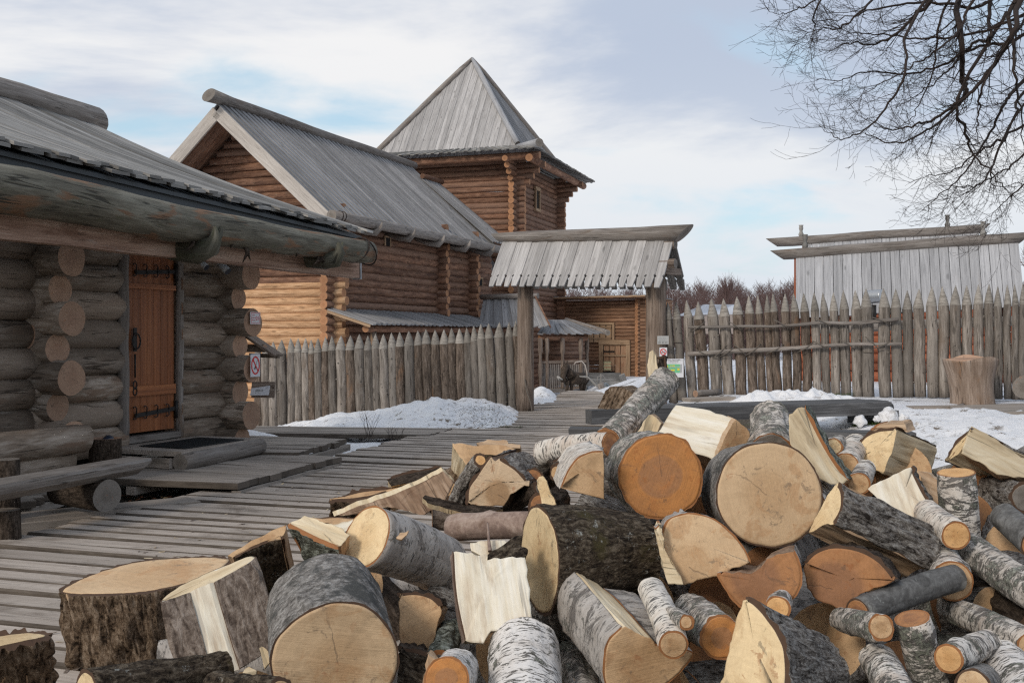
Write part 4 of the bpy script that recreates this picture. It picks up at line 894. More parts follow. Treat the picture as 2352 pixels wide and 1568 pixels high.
# ============================================================ PORCH at the tower foot
po=tag(empty('log_porch',P(1300,880,38)),'open log porch with carved posts, baluster railing and grey board roofs beyond the gate','porch')
m=MB(['roof_grey']); boards(m,P(1100,752,36.8),P(1262,752,35.8),P(1112,684,38.3),P(1228,682,37.4),.17); m.build('roof',po)
m=MB(['house_log','yellow_wood']); a=P(1232,688,37.4); m.poly([P(1232,690,37.3),P(1240,748,36.6),P(1262,748,36.0),P(1262,744,36.3)],0)
m.plank(P(1230,682,37.2),P(1264,750,35.8),.12,.05,(0,1,0)); m.build('gable_board',po)
m=MB(['old_log','end_grey']); m.tube([P(1105,682,38.2),P(1236,679,37.2)],.1,10); m.build('ridge_log',po)
m=MB(['roof_grey','old_log','end_grey']); boards(m,P(1236,767,36.2),P(1385,767,37.2),P(1258,737,38.6),P(1303,737,41),.16)
m.tube(chop(P(1300,735,41.2),P(1396,764,37),4),.1,12,1,2); m.build('roof',po)
m=MB(['house_log','end_house']); m.tube([P(1238,775,36.4),P(1347,777,37.3)],.09,10); m.tube([P(1346,776,37.3),P(1300,765,41)],.08,10); m.build('beam',po)
def carved(px,Y,yb,parent):
    A=P(px,776,Y);B=P(px,yb,Y); m=MB(['gate_post']); L=A.z-B.z; k=22
    rr=[.085*(1 if j%22 in (5,6,12,13) else (.8+.18*math.sin(j/22*12.0))) for j in range(k+1)]
    m.tube(chop(A,B,k),rr,12,0,0); m.build('post',parent)
for (px,Y,yb) in ((1256,36.4,893),(1292,36.7,893),(1334,37.1,890),(1348,38.3,880),(1241,36.2,890)): carved(px,Y,yb,po)
m=MB(['gate_post']); m.plank(P(1240,832,36.3),P(1345,829,37.2),.09,.12,(0,0,1)); m.plank(P(1240,893,36.4),P(1345,890,37.2),.1,.2,(0,0,1)); m.build('rail',po)
for i in range(22):
    t=i/21; px=lerp(1246,1342,t); Y=lerp(36.3,37.15,t)
    if abs(px-1292)<3 or abs(px-1334)<3: continue
    a=P(px,836,Y); b_=P(px,892,Y); m=MB(['barge']); mid=(a+b_)/2
    m.plank(a,mid,.045,.025,(1,0,0),taper=1.8); m.plank(mid,b_+V((0,0,-.04)),.08,.025,(1,0,0),taper=.45); m.mats=['old_log']; m.build('baluster',po)
m=MB(['house_log','end_house'])
for j in range(11): m.tube([P(1240,780+j*9.6,38.8),P(1346,781+j*9.6,40.8)],.088,10)
m.build('back_wall',po)
m=MB(['deck_wood']); m.plank(P(1236,896,36.2),P(1350,893,38.5),.9,.12,(0,1,0)); m.build('floor',po)
# ============================================================ BARN
bA=P(1262,0,48); bB=P(1474,0,45.2); bn=tag(empty('log_barn',P(1380,890,46)),'low brown log storehouse with plank door and shutter at the far end of the passage','storehouse')
m=MB(['barn_log','end_house']); logwall(m,(bA.x,bA.y),(bB.x,bB.y),-1.1,3.0,.158,.087,0,.22,n=14,wob=.06,seg=10); m.build('front_wall',bn)
dB=V((bB.x-bA.x,bB.y-bA.y,0)).normalized(); nB=V((dB.y,-dB.x,0)); BB=V((bB.x,bB.y,0))
m=MB(['barn_log','end_house']); logwall(m,(BB-dB*.12-nB*3).xy[:],(BB-dB*.12).xy[:],-1.02,3.0,.158,.082,0,.25,n=14,wob=.06,seg=4); m.build('side_wall',bn)
m=MB(['barn_log','end_house']); q=BB+dB*.3-nB*.9; logwall(m,(q).xy[:],(q+dB*.5).xy[:],-1.02,2.9,.158,.082,0,0,n=12,seg=2); m.build('annex_wall',bn)
m=MB(['yellow_wood','roof_grey','barn_log']); a=BB-dB*4.4+nB*.8+V((0,0,3.05)); b_=BB+dB*.6+nB*.8+V((0,0,3.05)); up=nB*-2.6+V((0,0,-.12))
boards(m,a,b_,a+up,b_+up,.22,mi=2,layer2=False); boards(m,a+V((0,0,.06)),b_+V((0,0,.06)),a+up+V((0,0,.06)),b_+up+V((0,0,.06)),.2,mi=1,layer2=False); m.plank(a+V((0,0,.03)),b_+V((0,0,.03)),.06,.05,(0,0,1),0); m.build('roof',bn)
def bp(px,py,o=.12):
    # point on the barn wall plane at picture position
    n=nB; p0=BB+n*o; d=V(((px-CX)/F,1,(CY-py)/F)); s_=(p0-V((0,0,H))).dot(n)/d.dot(n); return V((0,0,H))+d*s_
dr=empty('door',bp(1411,840)); dr.parent=bn; dr.location=bp(1411,840)-parent_loc(bn)
m=MB(['barn_door_wood']); 
for i in range(4): x=lerp(1387,1439,(i+.5)/4); m.plank(bp(x,868),bp(x,794),.25,.04,dB)
m.build('door_leaf',dr)
m=MB(['yellow_wood']); m.plank(bp(1376,786,.16),bp(1447,786,.16),.22,.08,(0,0,1)); m.plank(bp(1381,872,.14),bp(1381,783,.14),.2,.08,dB); m.plank(bp(1443,872,.14),bp(1443,783,.14),.2,.08,dB); m.plank(bp(1387,816,.18),bp(1438,816,.18),.07,.05,(0,0,1)); m.build('door_frame',dr)
for yy in (807,854): m=MB(['black_iron']); m.plank(bp(1386,yy,.17),bp(1411,yy,.17),.06,.02,(0,0,1)); m.build('hinge',dr)
sh=empty('shutter',bp(1378,765)); sh.parent=bn; sh.location=bp(1378,765)-parent_loc(bn)
m=MB(['yellow_wood'])
for i in range(4): x=lerp(1350,1406,(i+.5)/4); m.plank(bp(x,786),bp(x,746),.26,.04,dB)
m.build('shutter_leaf',sh); m=MB(['yellow_wood']); 
for yy in (777,752): m.plank(bp(1352,yy,.17),bp(1404,yy,.17),.06,.03,(0,0,1))
m.plank(bp(1348,743,.16),bp(1411,743,.16),.1,.06,(0,0,1)); m.plank(bp(1409,789,.15),bp(1409,742,.15),.1,.06,dB); m.build('shutter_frame',sh)
def pdog(m,pt,ux,uy):
    frame(m,pt,-.2,-.2,.2,.2,.02,2,1); text_mesh(m,'ОСТОРОЖНО',.062,pt(0,.05,1),ux,uy,1); text_mesh(m,'СОБАКИ',.08,pt(0,-.09,1),ux,uy,1)
sign_plate('warning_sign','small cream board with red lettering standing beside the storehouse door','sign',bp(1395,840,.5),dB,ZZ,.4,.42,['sign_cream','sign_red','sign_black','sign_grey'],pdog)
PQ=lambda x,y,Y:P(x,y,Y-5.8)
# ============================================================ CART and wooden horse
ct=tag(empty('hay_cart',PQ(1390,895,41)),'old grey plank cart with spoked wheels in front of the storehouse','cart')
m=MB(['roof_old']); 
for z_ in (864,872,880): m.plank(PQ(1326,z_,41.2),PQ(1432,z_-1,42),.13,.03,(0,0,1)); m.plank(PQ(1332,z_-4,42.2),PQ(1425,z_-4,43),.13,.03,(0,0,1))
m.plank(PQ(1428,860,41.6),PQ(1436,882,41.9),.06,.2,(0,1,0)); m.plank(PQ(1380,858,41.3),PQ(1380,884,41.3),.05,.05,(1,0,0)); m.plank(PQ(1330,884,41.6),PQ(1428,883,42.4),.5,.04,(0,1,0)); m.build('body',ct)
def wheel(px,py,Y,r,sq,parent):
    r*=.86; c=PQ(px,py,Y); u=V((sq,math.sqrt(1-sq*sq),0)); z=V((0,0,1)); w_=empty('wheel',c); w_.parent=parent; w_.location=c-parent_loc(parent)
    m=MB(['wheel_paint']); m.tube([c+(u*math.cos(a)+z*math.sin(a))*r for a in [6.2832*i/24 for i in range(25)]],.022,6,0,0); m.build('rim',w_)
    m=MB(['wheel_paint'])
    for i in range(10): a=6.2832*i/10; m.tube([c,c+(u*math.cos(a)+z*math.sin(a))*r],.012,5,0,0)
    m.build('spokes',w_); m=MB(['roof_old']); ax=u.cross(z); m.tube([c-ax*.06,c+ax*.06],.04,8,0,0); m.build('hub',w_)
wheel(1390,890,40.6,.165,.85,ct); wheel(1432,883,42,.17,.7,ct); wheel(1343,888,42.3,.16,.8,ct)
m=MB(['barge']); m.tube([PQ(1318,838,40.7)+V((0,0,0)),PQ(1322,832,40.7),PQ(1336,829,40.7),PQ(1344,838,40.7),PQ(1348,856,40.7),PQ(1349,872,40.7)],.022,6,0,0); m.build('shaft_bow',ct)
m=MB(['roof_old']); m.tube([PQ(1374,880,41),PQ(1372,866,41),PQ(1384,862,41),PQ(1390,868,41),PQ(1388,880,41)],.02,6,0,0); m.tube([PQ(1312,863,40.6),PQ(1350,866,40.6),PQ(1368,884,40.6),PQ(1380,890,40.5)],[.03,.035,.045,.05],7,0,0,wob=.3)
m.tube([PQ(1314,875,40.7),PQ(1345,862,40.9)],.02,5,0,0); m.build('shaft',ct)
hr=tag(empty('wooden_horse',PQ(1300,895,40.4)),'dark rustic wooden horse figure with pricked ears harnessed to the old cart','horse figure')
mh=MB(['bark_dark','roof_old']); Yh=40.4
mh.tube([PQ(1312,866,Yh),PQ(1306,852,Yh),PQ(1300,843,Yh-.05)],[.2,.13,.1],12,0,0,wob=.15)
mh.tube([PQ(1301,838,Yh-.05),PQ(1296,850,Yh-.15),PQ(1293,864,Yh-.25),PQ(1292,877,Yh-.3)],[.1,.12,.09,.07],12,0,0,wob=.1)
for dx in (-3,4): mh.tube([PQ(1299+dx,841,Yh-.05),PQ(1298+dx,834,Yh-.05),PQ(1299+dx*1.2,828,Yh-.05)],[.035,.03,.006],6,0,0)
mh.tube([PQ(1310,868,Yh),PQ(1325,868,Yh+.5),PQ(1342,870,Yh+1.0)],[.2,.22,.2],12,0,0,wob=.12); mh.build('body',hr)
for (px,Y,l) in ((1302,Yh-.1,902),(1312,Yh+.1,900),(1334,Yh+.6,899),(1341,Yh+.9,898)):
    m=MB(['bark_dark']); m.tube([PQ(px,874,Y),PQ(px+1,888,Y),PQ(px-1,l,Y)],[.09,.06,.05],8,0,0,wob=.2); m.build('leg',hr)
m=MB(['straw','twig']); 
for i in range(26): x=lerp(1300,1312,R.random()); m.tube([PQ(x,842+R.uniform(0,8),Yh-.12),PQ(x+R.uniform(-2,3),858+R.uniform(0,10),Yh-.2)],.008,4,1,1)
m.build('mane',hr)
m=MB(['roof_old']); m.tube([PQ(1292,872,Yh-.4),PQ(1284,866,Yh-.4),PQ(1279,864,Yh-.4)],[.03,.03,.02],6,0,0); m.tube([PQ(1280,865,Yh-.4),PQ(1284,873,Yh-.4)],.025,6,0,0); m.tube([PQ(1292,850,Yh-.2),PQ(1304,872,Yh-.1)],.014,5,0,0); m.build('bridle',hr)
for (lab,px,py,Y) in (('knotty weathered stump post leaning on the snow in front of the cart',1383,888,39.5),):
    m=MB(['old_log','end_grey']); m.tube([PQ(px-1,912,Y),PQ(px,895,Y),PQ(px-4,880,Y)],[.13,.11,.1],12,0,1,wob=.3); tag(m.build('stump_post'),lab,'stump')
# ============================================================ GATE
gt=tag(empty('timber_gate',P(1350,945,19.3)),'tall roofed timber gate with scalloped plank roof over the boardwalk','gate')
YL,YR=20.6,18.45
def gp(px,py,off=0.0):
    # on the gate's vertical mid plane
    A=P(1140,0,YL);B=P(1575,0,YR); d=V((B.x-A.x,B.y-A.y,0)).normalized(); n=V((d.y,-d.x,0)); p0=V((A.x,A.y,0))+n*off
    q=V(((px-CX)/F,1,(CY-py)/F)); s_=(p0-V((0,0,H))).dot(n)/q.dot(n); return V((0,0,H))+q*s_,d,n
for (px,wd,yb,yt) in ((1207,.16,950,655),(1507,.185,960,640)):
    a,dG,nG=gp(px,yb); b_,_,_=gp(px,yt); m=MB(['gate_post']); k=10
    b_.x=a.x; b_.y=a.y; m.tube([a.lerp(b_,i/k)+V((.012*nz(V((i,px,0))),0,0)) for i in range(k+1)],[wd*(1.05-.1*i/k) for i in range(k+1)],16,0,0,wob=.06); m.build('post',gt)
a,dG,nG=gp(1143,555); b_,_,_=gp(1562,540)
m=MB(['old_log','end_grey']); A,_,_=gp(1139,546);B,_,_=gp(1572,536); k=9
pts=[A.lerp(B,i/k) for i in range(k+1)]; m.tube(pts,[.085,.105,.115,.12,.125,.125,.13,.135,.15,.155],18,0,1,wob=.05,cutA=(0,0,-1.2),cutB=(0,0,1.0)); m.build('ridge_log',gt)
Za=A.z-.08; n=21; slope=.52
for side,nm in ((1,'roof'),(-1,'roof')):
    m=MB(['roof_light' if side==1 else 'roof_old'])
    ta,_,_=gp(1156,553); tb,_,_=gp(1549,545); ta.z=min(ta.z,tb.z); 
    t0=(ta-A).dot(dG)/((B-A).length); 
    for i in range(n):
        t=(i+.5)/n; top=ta.lerp(tb,t); top.z=A.lerp(B,(top-A).dot(dG)/(B-A).length).z-.06; L=(tb-ta).length; w=L/n
        bot=top+nG*side*.56+V((0,0,-.92)); dd=(bot-top).normalized(); off=V((0,0,.012 if i%2 else 0))+nG*side*(.008 if i%2 else 0)
        # board with keyhole notch and pointed tip, extruded outline
        wu=dG; th=.03; nn=wu.cross(dd).normalized()*th/2; hw=w/2+(.006 if i%2 else -.003); Lb=(bot-top).length
        out=[(-hw,0),(-hw,Lb-.27),(-hw+.03,Lb-.235),(-hw+.006,Lb-.195),(-hw+.012,Lb-.17),(-hw+.036,Lb),(hw-.036,Lb),(hw-.012,Lb-.17),(hw-.006,Lb-.195),(hw-.03,Lb-.235),(hw,Lb-.27),(hw,0)]
        vo=R.random()*30; K=len(out); vs=[top+off+wu*x+dd*y+nn for x,y in out]+[top+off+wu*x+dd*y-nn for x,y in out]
        u=[(x,vo+y) for x,y in out]; fs=[tuple(range(K)),tuple(reversed(range(K,2*K)))]; us=[u,list(reversed(u))]
        for j in range(K): j2=(j+1)%K; fs.append((j2,j,K+j,K+j2)); us.append([u[j2],u[j],u[j],u[j2]])
        m.add(vs,fs,us)
    m.build('roof',gt)
for off in (-.22,.22,0):
    a,_,_=gp(1165,640,off); b_,_,_=gp(1552,627,off); z_=A.z-.66 if off else A.z-.3
    a.z=z_; b_.z=z_; m=MB(['gate_post','end_grey']); m.tube(chop(a,b_,4),.085,12,0,1); m.build('beam',gt)
for px in (1207,1507,1541):
    a,_,_=gp(px,620); m=MB(['gate_post']); z_=A.z-.78; c=V((a.x,a.y,z_)); m.plank(c-nG*.34,c+nG*.34,.12,.12,(0,0,1))
    if 0:
        for sgn in (-1,1): m.plank(c+nG*.5*sgn,V((a.x,a.y,A.z-.12)),.1,.05,(0,0,1))
    m.build('tie_beam',gt)
m=MB(['rope']); a,_,_=gp(1213,880,.17); m.tube([gp(1205,870,.18)[0],gp(1210,900,.19)[0],gp(1219,925,.19)[0],gp(1222,945,.2)[0],gp(1236,952,.3)[0]],.012,6,0,0); m.build('rope',gt)
# ============================================================ PALISADES
def picket(parent,top,base,w,tiph,matw,lean=0):
    m=MB([matw,'tip_wood','tip_wood']); k=9; sd=R.random()*90; L=(top-base); h=L.length; tp=base.lerp(top,1-tiph/h)
    w*=.95; pts=[base.lerp(tp,i/k)+V((nz(V((i*.4,sd,0))),nz(V((i*.4,0,sd))),0))*.02 for i in range(k+1)]; rr=[w*(1.03-.05*i/k)*(1+.035*nz(V((i*1.2,sd,3)))) for i in range(k+1)]
    m.tube(pts,rr,14,0,0,wob=.09,ws=3,caps=(1,0))
    tops=pts[-1]; tt=V((top.x+R.uniform(-.012,.012),top.y,top.z))
    m.tube([tops,tops.lerp(tt,.4),tops.lerp(tt,.75),tt],[rr[-1]*1.01,rr[-1]*.72,rr[-1]*.36,.004],10,1,1,wob=.12,ws=9,caps=(0,1))
    for q in range(R.randint(2,5)):  # branch stubs
        z_=R.uniform(.15,.9); c=pts[0].lerp(tops,z_); a=R.uniform(-2.6,-.5); d=V((math.cos(a),math.sin(a),.15)); m.tube([c+d*w*.8,c+d*(w*1.14)],[w*.2,w*.12],7,0,0)
    return m.build('picket',parent)
C4=lambda x,y:((900+x/1.7425)/1.7415,(900+y/1.7425)/1.7415)
C7=lambda x,y:((2600+x/1.568)/1.7415,(800+y/1.568)/1.7415)
fl=tag(empty('palisade_fence',P(900,970,21.3)),'left palisade of sharpened grey logs behind the snowbank, from cabin to gate','palisade')
lt=[(230,835),(283,822),(335,812),(395,798),(460,788),(508,788),(558,788),(600,798),(648,788),(698,778),(745,773),(808,770),(873,770),(935,760),(997,770),(1048,757),(1103,760),(1163,750),(1218,745),(1283,738),(1345,735),(1402,725),(1463,730),(1523,727),(1578,718),(1633,720),(1688,715),(1735,703),(1783,690),(1840,685),(1910,677),(1977,675),(2022,668),(2050,672)]
for i,(x,y) in enumerate(lt):
    px,py=C4(x,y); t=(x-283)/1767; Y=lerp(22,20.75,t)+R.uniform(-.03,.03); nx=lt[i+1][0] if i+1<len(lt) else x+50; pv=lt[i-1][0] if i else x-50
    wpx=min(nx-x,x-pv,62)*.5+8; w=wpx/1.7425/1.7415/F*Y*.98*1.05
    lean=6+26*t; bx,by=C4(x+lean,1400-70*t+25); top=P(px,py,Y); base=P(bx,by,Y)
    picket(fl,top,base,max(.075,w),.30,'picket_bark' if R.random()<.35 else 'picket_wood')
fr=tag(empty('palisade_fence',P(1950,915,17.8)),'right palisade of sharpened logs bound with two long poles, behind the dark table','palisade')
rt=[(12,655),(42,640),(108,640),(165,635),(232,628),(303,637),(388,617),(462,617),(545,605),(618,598),(678,598),(730,590),(775,585),(845,585),(903,583),(968,583),(1033,577),(1087,580),(1150,578),(1213,565),(1288,565),(1355,555),(1463,553),(1543,557),(1613,567),(1685,557),(1767,543),(1837,540),(1915,535),(1988,535),(2058,530),(2125,525),(2183,540),(2240,532),(2290,530),(2335,530),(2385,528),(2440,525)]
for i,(x,y) in enumerate(rt):
    px,py=C7(x,y); t=x/2400; Y=lerp(18.9,16.5,t)+R.uniform(-.02,.02)+(.25 if i==0 else 0); nx=rt[i+1][0] if i+1<len(rt) else x+50; pv=rt[i-1][0] if i else x-60
    wpx=(nx-pv)/4*.93; wpx=min(38,max(22,wpx)); w=wpx/1.568/1.7415/F*Y
    lean=42*max(0,1-t)**1.2; bx,by=C7(x+lean,1235); top=P(px,py,Y); base=P(bx,by,Y); base.z=min(base.z,g(base.x,base.y)+.02)
    picket(fr,top,base,w,.32,'picket_bark' if (8<=i<=15 or R.random()<.25) else 'picket_wood')
def frail(pts,Yo,r0,r1,nm):
    m=MB(['old_log']); q=[]
    for (x,y) in pts:
        px,py=C7(x,y); t=x/2400; q.append(P(px,py,lerp(18.9,16.5,t)-.15))
    k=len(q); m.tube(q,[lerp(r0,r1,i/(k-1)) for i in range(k)],8,0,0,wob=.2,ws=4); o=m.build(nm,fr); return q
q1=frail([(240,797),(420,795),(600,792),(760,793),(900,785),(1080,768),(1200,775),(1330,770),(1450,757),(1558,748)],0,.022,.034,'cross_pole')
q2=frail([(236,965),(400,957),(560,945),(760,937),(960,925),(1160,910),(1300,903),(1440,903),(1580,902)],0,.042,.026,'cross_pole')
for (x,y) in ((300,797),(540,793),(830,780),(1090,768),(1460,760),(335,962),(440,950),(490,950),(570,945),(650,940),(790,935),(980,922),(1080,915),(1240,905),(1400,903),(1470,903)):
    px,py=C7(x,y); t=x/2400; c=P(px,py,lerp(18.9,16.5,t)-.16); m=MB(['rope']); a=R.uniform(.3,.9)*R.choice((1,-1))
    d=V((math.cos(a),0,math.sin(a))); m.tube([c-d*.16+V((0,.07,0)),c-d*.08+V((0,-.03,0)),c+V((0,-.045,0)),c+d*.08+V((0,-.03,0)),c+d*.17+V((0,.07,0))],.009,6,0,0); m.build('lashing',fr)
for (x,y,w) in ((180,888,30),(1368,952,32)):
    px,py=C7(x,y); t=x/2400; c=P(px,py,lerp(18.9,16.5,t)); m=MB(['rope']); r=w/1.568/1.7415/F*c.y*1.08
    m.tube([c+V((math.cos(a)*r,math.sin(a)*r,.01*math.sin(a))) for a in [6.283*i/16 for i in range(17)]],.008,5,0,0); m.build('wire_ring',fr)
# ---- signs at the gate
def pw(px,py,Y): return P(px,py,Y)
C5=lambda x,y:((2550+x/3.92)/1.7415,(1150+y/3.92)/1.7415)
def psheet(m,pt,ux,uy):
    for i in range(7): bar(m,pt,-.075,.045-.011*i,.075-.02*(i%3),.045-.011*i,.0035,3,1)
    for x in (-.06,0,.055): frame(m,pt,x-.018,-.055,x+.018,-.026,.003,2,1); bar(m,pt,x-.008,-.05,x,-.032,.004,2,1)
c=P(*C5(400,822),18.45); sign_plate('laminated_notice','curling grey laminated notice with tiny pictograms on the palisade by the gate','notice',c,(1,-.1,0),ZZ,.20,.145,['laminate','sign_red','sign_black','sign_grey'],psheet,.003)
f=p_nosmoke(False); f.w=.135; f.h=.155
c=P(*C5(404,1008),18.42); sign_plate('no_smoking_sign','square white no smoking sign below the laminated notice on the palisade','sign',c,(1,-.1,0),ZZ,.135,.155,sM,f,.003)
def pevac(m,pt,ux,uy):
    W,Hh=.325,.325
    text_mesh(m,'СХЕМА ЭВАКУАЦИИ',.024,pt(-.02,.137,1),ux,uy,2,weight=.0004); text_mesh(m,'С ТЕРРИТОРИИ',.024,pt(-.02,.108,1),ux,uy,2,weight=.0004)
    bar(m,pt,-.11,.093,.06,.093,.003,3,1); bar(m,pt,-.08,.083,.04,.083,.003,3,1); frame(m,pt,.1,.128,.145,.142,.003,3,1)
    quad(m,pt,-.15,-.085,.1,.068,4,1); quad(m,pt,.105,-.085,.132,.068,3,1)
    quad(m,pt,-.1,.005,.1,.013,3,2); quad(m,pt,-.1,.021,.1,.024,0,2); quad(m,pt,-.1,-.045,-.095,.02,3,2)
    quad(m,pt,-.06,-.05,.01,-.026,5,2); quad(m,pt,.055,-.04,.093,-.005,5,2)
    for x in (-.065,-.03,-.01): quad(m,pt,x,.028,x+.016,.05,5,2)
    for y_ in (-.03,-.01,.01,.03): quad(m,pt,-.125,y_,-.108,y_+.014,5,2)
    quad(m,pt,-.12,-.055,-.07,-.047,5,2)
c=P(*C5(575,1260),18.3); sign_plate('evacuation_plan','white and green evacuation plan board leaning on the palisade above the birch log','sign',c,(1,-.1,.0),(0.02,0,1),.325,.325,sM+['sign_green','sign_yellow'],pevac,.006)
# ============================================================ PLANK HUTS on the right
def hut(name,lab,rl,rr,Yl,Yr,fz,fy,roofmat,ridgeR,overL,finials):
    A=P(rl[0],rl[1]+8,Yl);B=P(rr[0],rr[1]+8,Yr); d=(B-A).normalized(); n=V((d.y,-d.x,0)).normalized()
    if n.y>0: n=-n
    root=tag(empty(name,(A+B)/2-V((0,0,3))),lab,'hut'); a=A+d*overL; b_=B-d*.15
    for sg in (1,-1):
        m=MB([roofmat]); boards(m,a+n*sg*fy+V((0,0,-fz)),b_+n*sg*fy+V((0,0,-fz)),a,b_,.2,jit=.02,layer2=False,th=.03,gap=.012); m.build('roof',root)
    m=MB(['old_log','end_grey']); k=10; pts=wiggle(A,B,k,.03); rr_=[ridgeR*.95]+[ridgeR*(1+.1*nz(V((i*.8,3,1)))) for i in range(k)]
    m.tube(pts,rr_,16,0,1,wob=.1,cutA=(0,0,-1.3),cutB=(0,0,1.2)); m.build('ridge_log',root)
    m=MB(['red_wood']); 
    for sg in (1,-1): m.plank(a-d*.02+n*sg*fy*.96+V((0,0,-fz)),a-d*.02+V((0,0,-.1)),.06,.04,n)
    for q in (a+d*.25,b_-d*.25):
        kk=12
        for i in range(kk):
            t=(i+.5)/kk*2-1; top=-.12-abs(t)*fz; m.plank(q+n*t*fy+V((0,0,-2.9)),q+n*t*fy+V((0,0,top)),2*fy/kk-.01,.04,n)
    m.build('gable_wall',root)
    m=MB(['red_wood','end_house']); 
    for sg in (1,-1): logwall(m,(a+n*sg*(fy-.25)+d*.1)[:2],(b_+n*sg*(fy-.25)-d*.1)[:2],.35,A.z-fz-.05,.2,.105,0,0,n=10,seg=4)
    m.build('side_wall',root)
    for (px,py,Y) in finials:
        c=P(px,py,Y); t_=(c-A).dot(d); c=A+d*t_; m=MB(['roof_old']); 
        hh=.42; m.tube([c+V((0,0,hh*i/10)) for i in range(11)],[.06,.062,.045,.06,.075,.055,.04,.05,.062,.05,.066],12,0,0); m.build('finial',root)
    return A,B,d,n
hut('plank_hut','rear grey plank hut, its ridge log showing just above the nearer roof',(1772,549),(2262,517),28.6,27.2,1.6,.75,'roof_white',.125,.85,((1838,540,29.9),(2183,520,26.9)))
hut('plank_hut','nearer grey plank hut with steep board roof and dark ridge log behind the right palisade',(1785,577),(2356,538),24.2,22.8,1.5,.72,'roof_white',.125,.42,((1848,570,25.0),(2286,538,21.6)))
m=MB(['old_log']); a,b_=P(1870,757,22.6),P(2335,735,20.2); m.tube(wiggle(a,b_,6,.03),.1,10,0,0,wob=.1); tag(m.build('gutter_pole'),'rough grey pole running along the eave of the nearer plank hut','pole')
t_=tag(empty('vent_pipe',P(2008,684,20.5)),'short corrugated silver vent pipe sticking up behind the palisade','vent pipe'); m=MB(['galvanised']); c=P(1990,682,20.6); c2=P(2028,680,20.3)
m.tube(chop(c,c2,20),[.125+.008*(i%2) for i in range(21)],18,0,0); m.build('duct',t_); m=MB(['black_iron']); m.tube([P(2006,700,20.5),P(2006,735,20.5)],.06,10,0,0); m.build('elbow',t_)
# ============================================================ TABLE and BENCH
tb=tag(empty('plank_table',P(1700,1000,12.8)),'long dark weathered plank table with a rounded right end behind the woodpile','table')
FL=P(1358,943,12.0);FR=P(2062,922,13.55); FL.z=FR.z=.615; d=(FR-FL).normalized(); n=V((-d.y,d.x,0)); m=MB(['table_wood','end_grey'])
for i in range(4):
    o=.075+.17*i; e0=R.uniform(-.05,.03) ; A=FL+n*o+d*(e0 if i else 0);B=FR+n*o-d*(.0 if 0<i<3 else .1)
    if i>0: A=FL+n*o+d*(.75+e0)
    th=.165 if i==0 else .07; zz_=V((0,0,-th/2+ (0 if i else 0)))
    m.plank(A+zz_,B+zz_,.162,th,n,0,.004)
A=FR+n*.0; m.tube([A+n*.03+V((0,0,-.08))-d*.12,A+n*.36+V((0,0,-.08))-d*.03,A+n*.62+V((0,0,-.08))-d*.14],[.075]*3,12,0,0)
m.build('tabletop',tb)
for s_ in (.55,3.55):
    m=MB(['table_wood']); c=FL+d*s_*1.18+n*.3; m.plank(c+V((0,0,-.2)),c+V((0,0,-.12)),.5,.5,d); m.plank(V((c.x,c.y,-.05)),V((c.x,c.y,.45)),.5,.3,d); m.build('leg',tb)
bh=tag(empty('plank_bench',P(1700,1010,11.3)),'low dark plank bench in front of the long table, right end beside fir twigs','bench')
BL=P(1306,992,11.6);BR=P(2105,990,11.1); BL.z=BR.z=.44; d=(BR-BL).normalized(); n=V((-d.y,d.x,0)); m=MB(['table_wood'])
for i in range(2): m.plank(BL+n*(.08+.16*i)+V((0,0,-.05)),BR+n*(.08+.16*i)+V((0,0,-.05)),.152,.1,n,0,.004)
m.build('seat',bh)
for s_ in (.5,3.3): m=MB(['table_wood']); c=BL+d*s_+n*.16; m.plank(V((c.x,c.y,-.1)),V((c.x,c.y,.34)),.3,.2,d); m.build('leg',bh)
# ---- big stump and scraps by the right palisade
t_=tag(empty('carved_stump',P(2230,928,16.2)),'large pale debarked stump with a flared uneven top against the right palisade','stump'); Ys=16.1
m=MB(['gate_post','end_log']); m.mats=['stump_wood','end_log']
wood('stump_wood',(.12,.082,.058),(.235,.175,.135),(.35,.28,.23),gx=9,gy=1.4,var=.1,crack=.9,patch=(.2,.105,.05),pth=(.56,.72),bs=1,bd=.02)
c0=P(2232,932,Ys); c1=P(2229,822,Ys); k=12; pts=[c0.lerp(c1,i/k) for i in range(k+1)]; rr=[.345,.33,.325,.32,.32,.32,.325,.33,.34,.355,.37,.385,.39]
m.tube(pts,rr,40,0,1,wob=.24,ws=1.0); 
for i in range(len(m.v)-40,len(m.v)):
    v=m.v[i]; m.v[i]=(v[0],v[1],v[2]+.03*math.sin(v[0]*9)+.02*nz(V(v)*4))
m.build('trunk',t_)
for (x,y,l,lab,d) in ((1195/1.5,0,0,'',0),): pass
def small(name,lab,cat,A,B,r,mat,me,grp=None,wob=.1):
    m=MB([mat,me]); m.tube(chop(A,B,5),[r]*6,16,0,1,wob=wob); return tag(m.build(name),lab,cat,grp)
small('firewood_log','short debarked log lying on a board at the foot of the right palisade','log',P(1597,904,16.0),P(1651,900,16.3),.052,'old_log','end_log')
m=MB(['deck_wood']); m.plank(P(1576,918,15.6),P(1680,914,15.8),.3,.05,(0,1,0)); tag(m.build('loose_board'),'flat grey board under the short debarked log by the palisade','board')
m=MB(['deck_wood']); m.plank(P(2190,944,15.0),P(2500,935,14.5),1.0,.05,(0,1,.03)); m.plank(P(2090,936,15.6),P(2230,934,15.6),.3,.04,(0,1,0)); tag(m.build('loose_board'),'bare trodden boards at the right edge in front of the pale stump','board')
small('firewood_log','small hollow log lying at the base of the pale flared stump','log',P(2196,938,15.4),P(2212,932,15.9),.045,'old_log','end_grey')
small('firewood_log','round pale log leaning by the palisade at the right picture edge','log',P(2352,888,15.3),P(2400,880,15.8),.17,'old_log','end_grey')
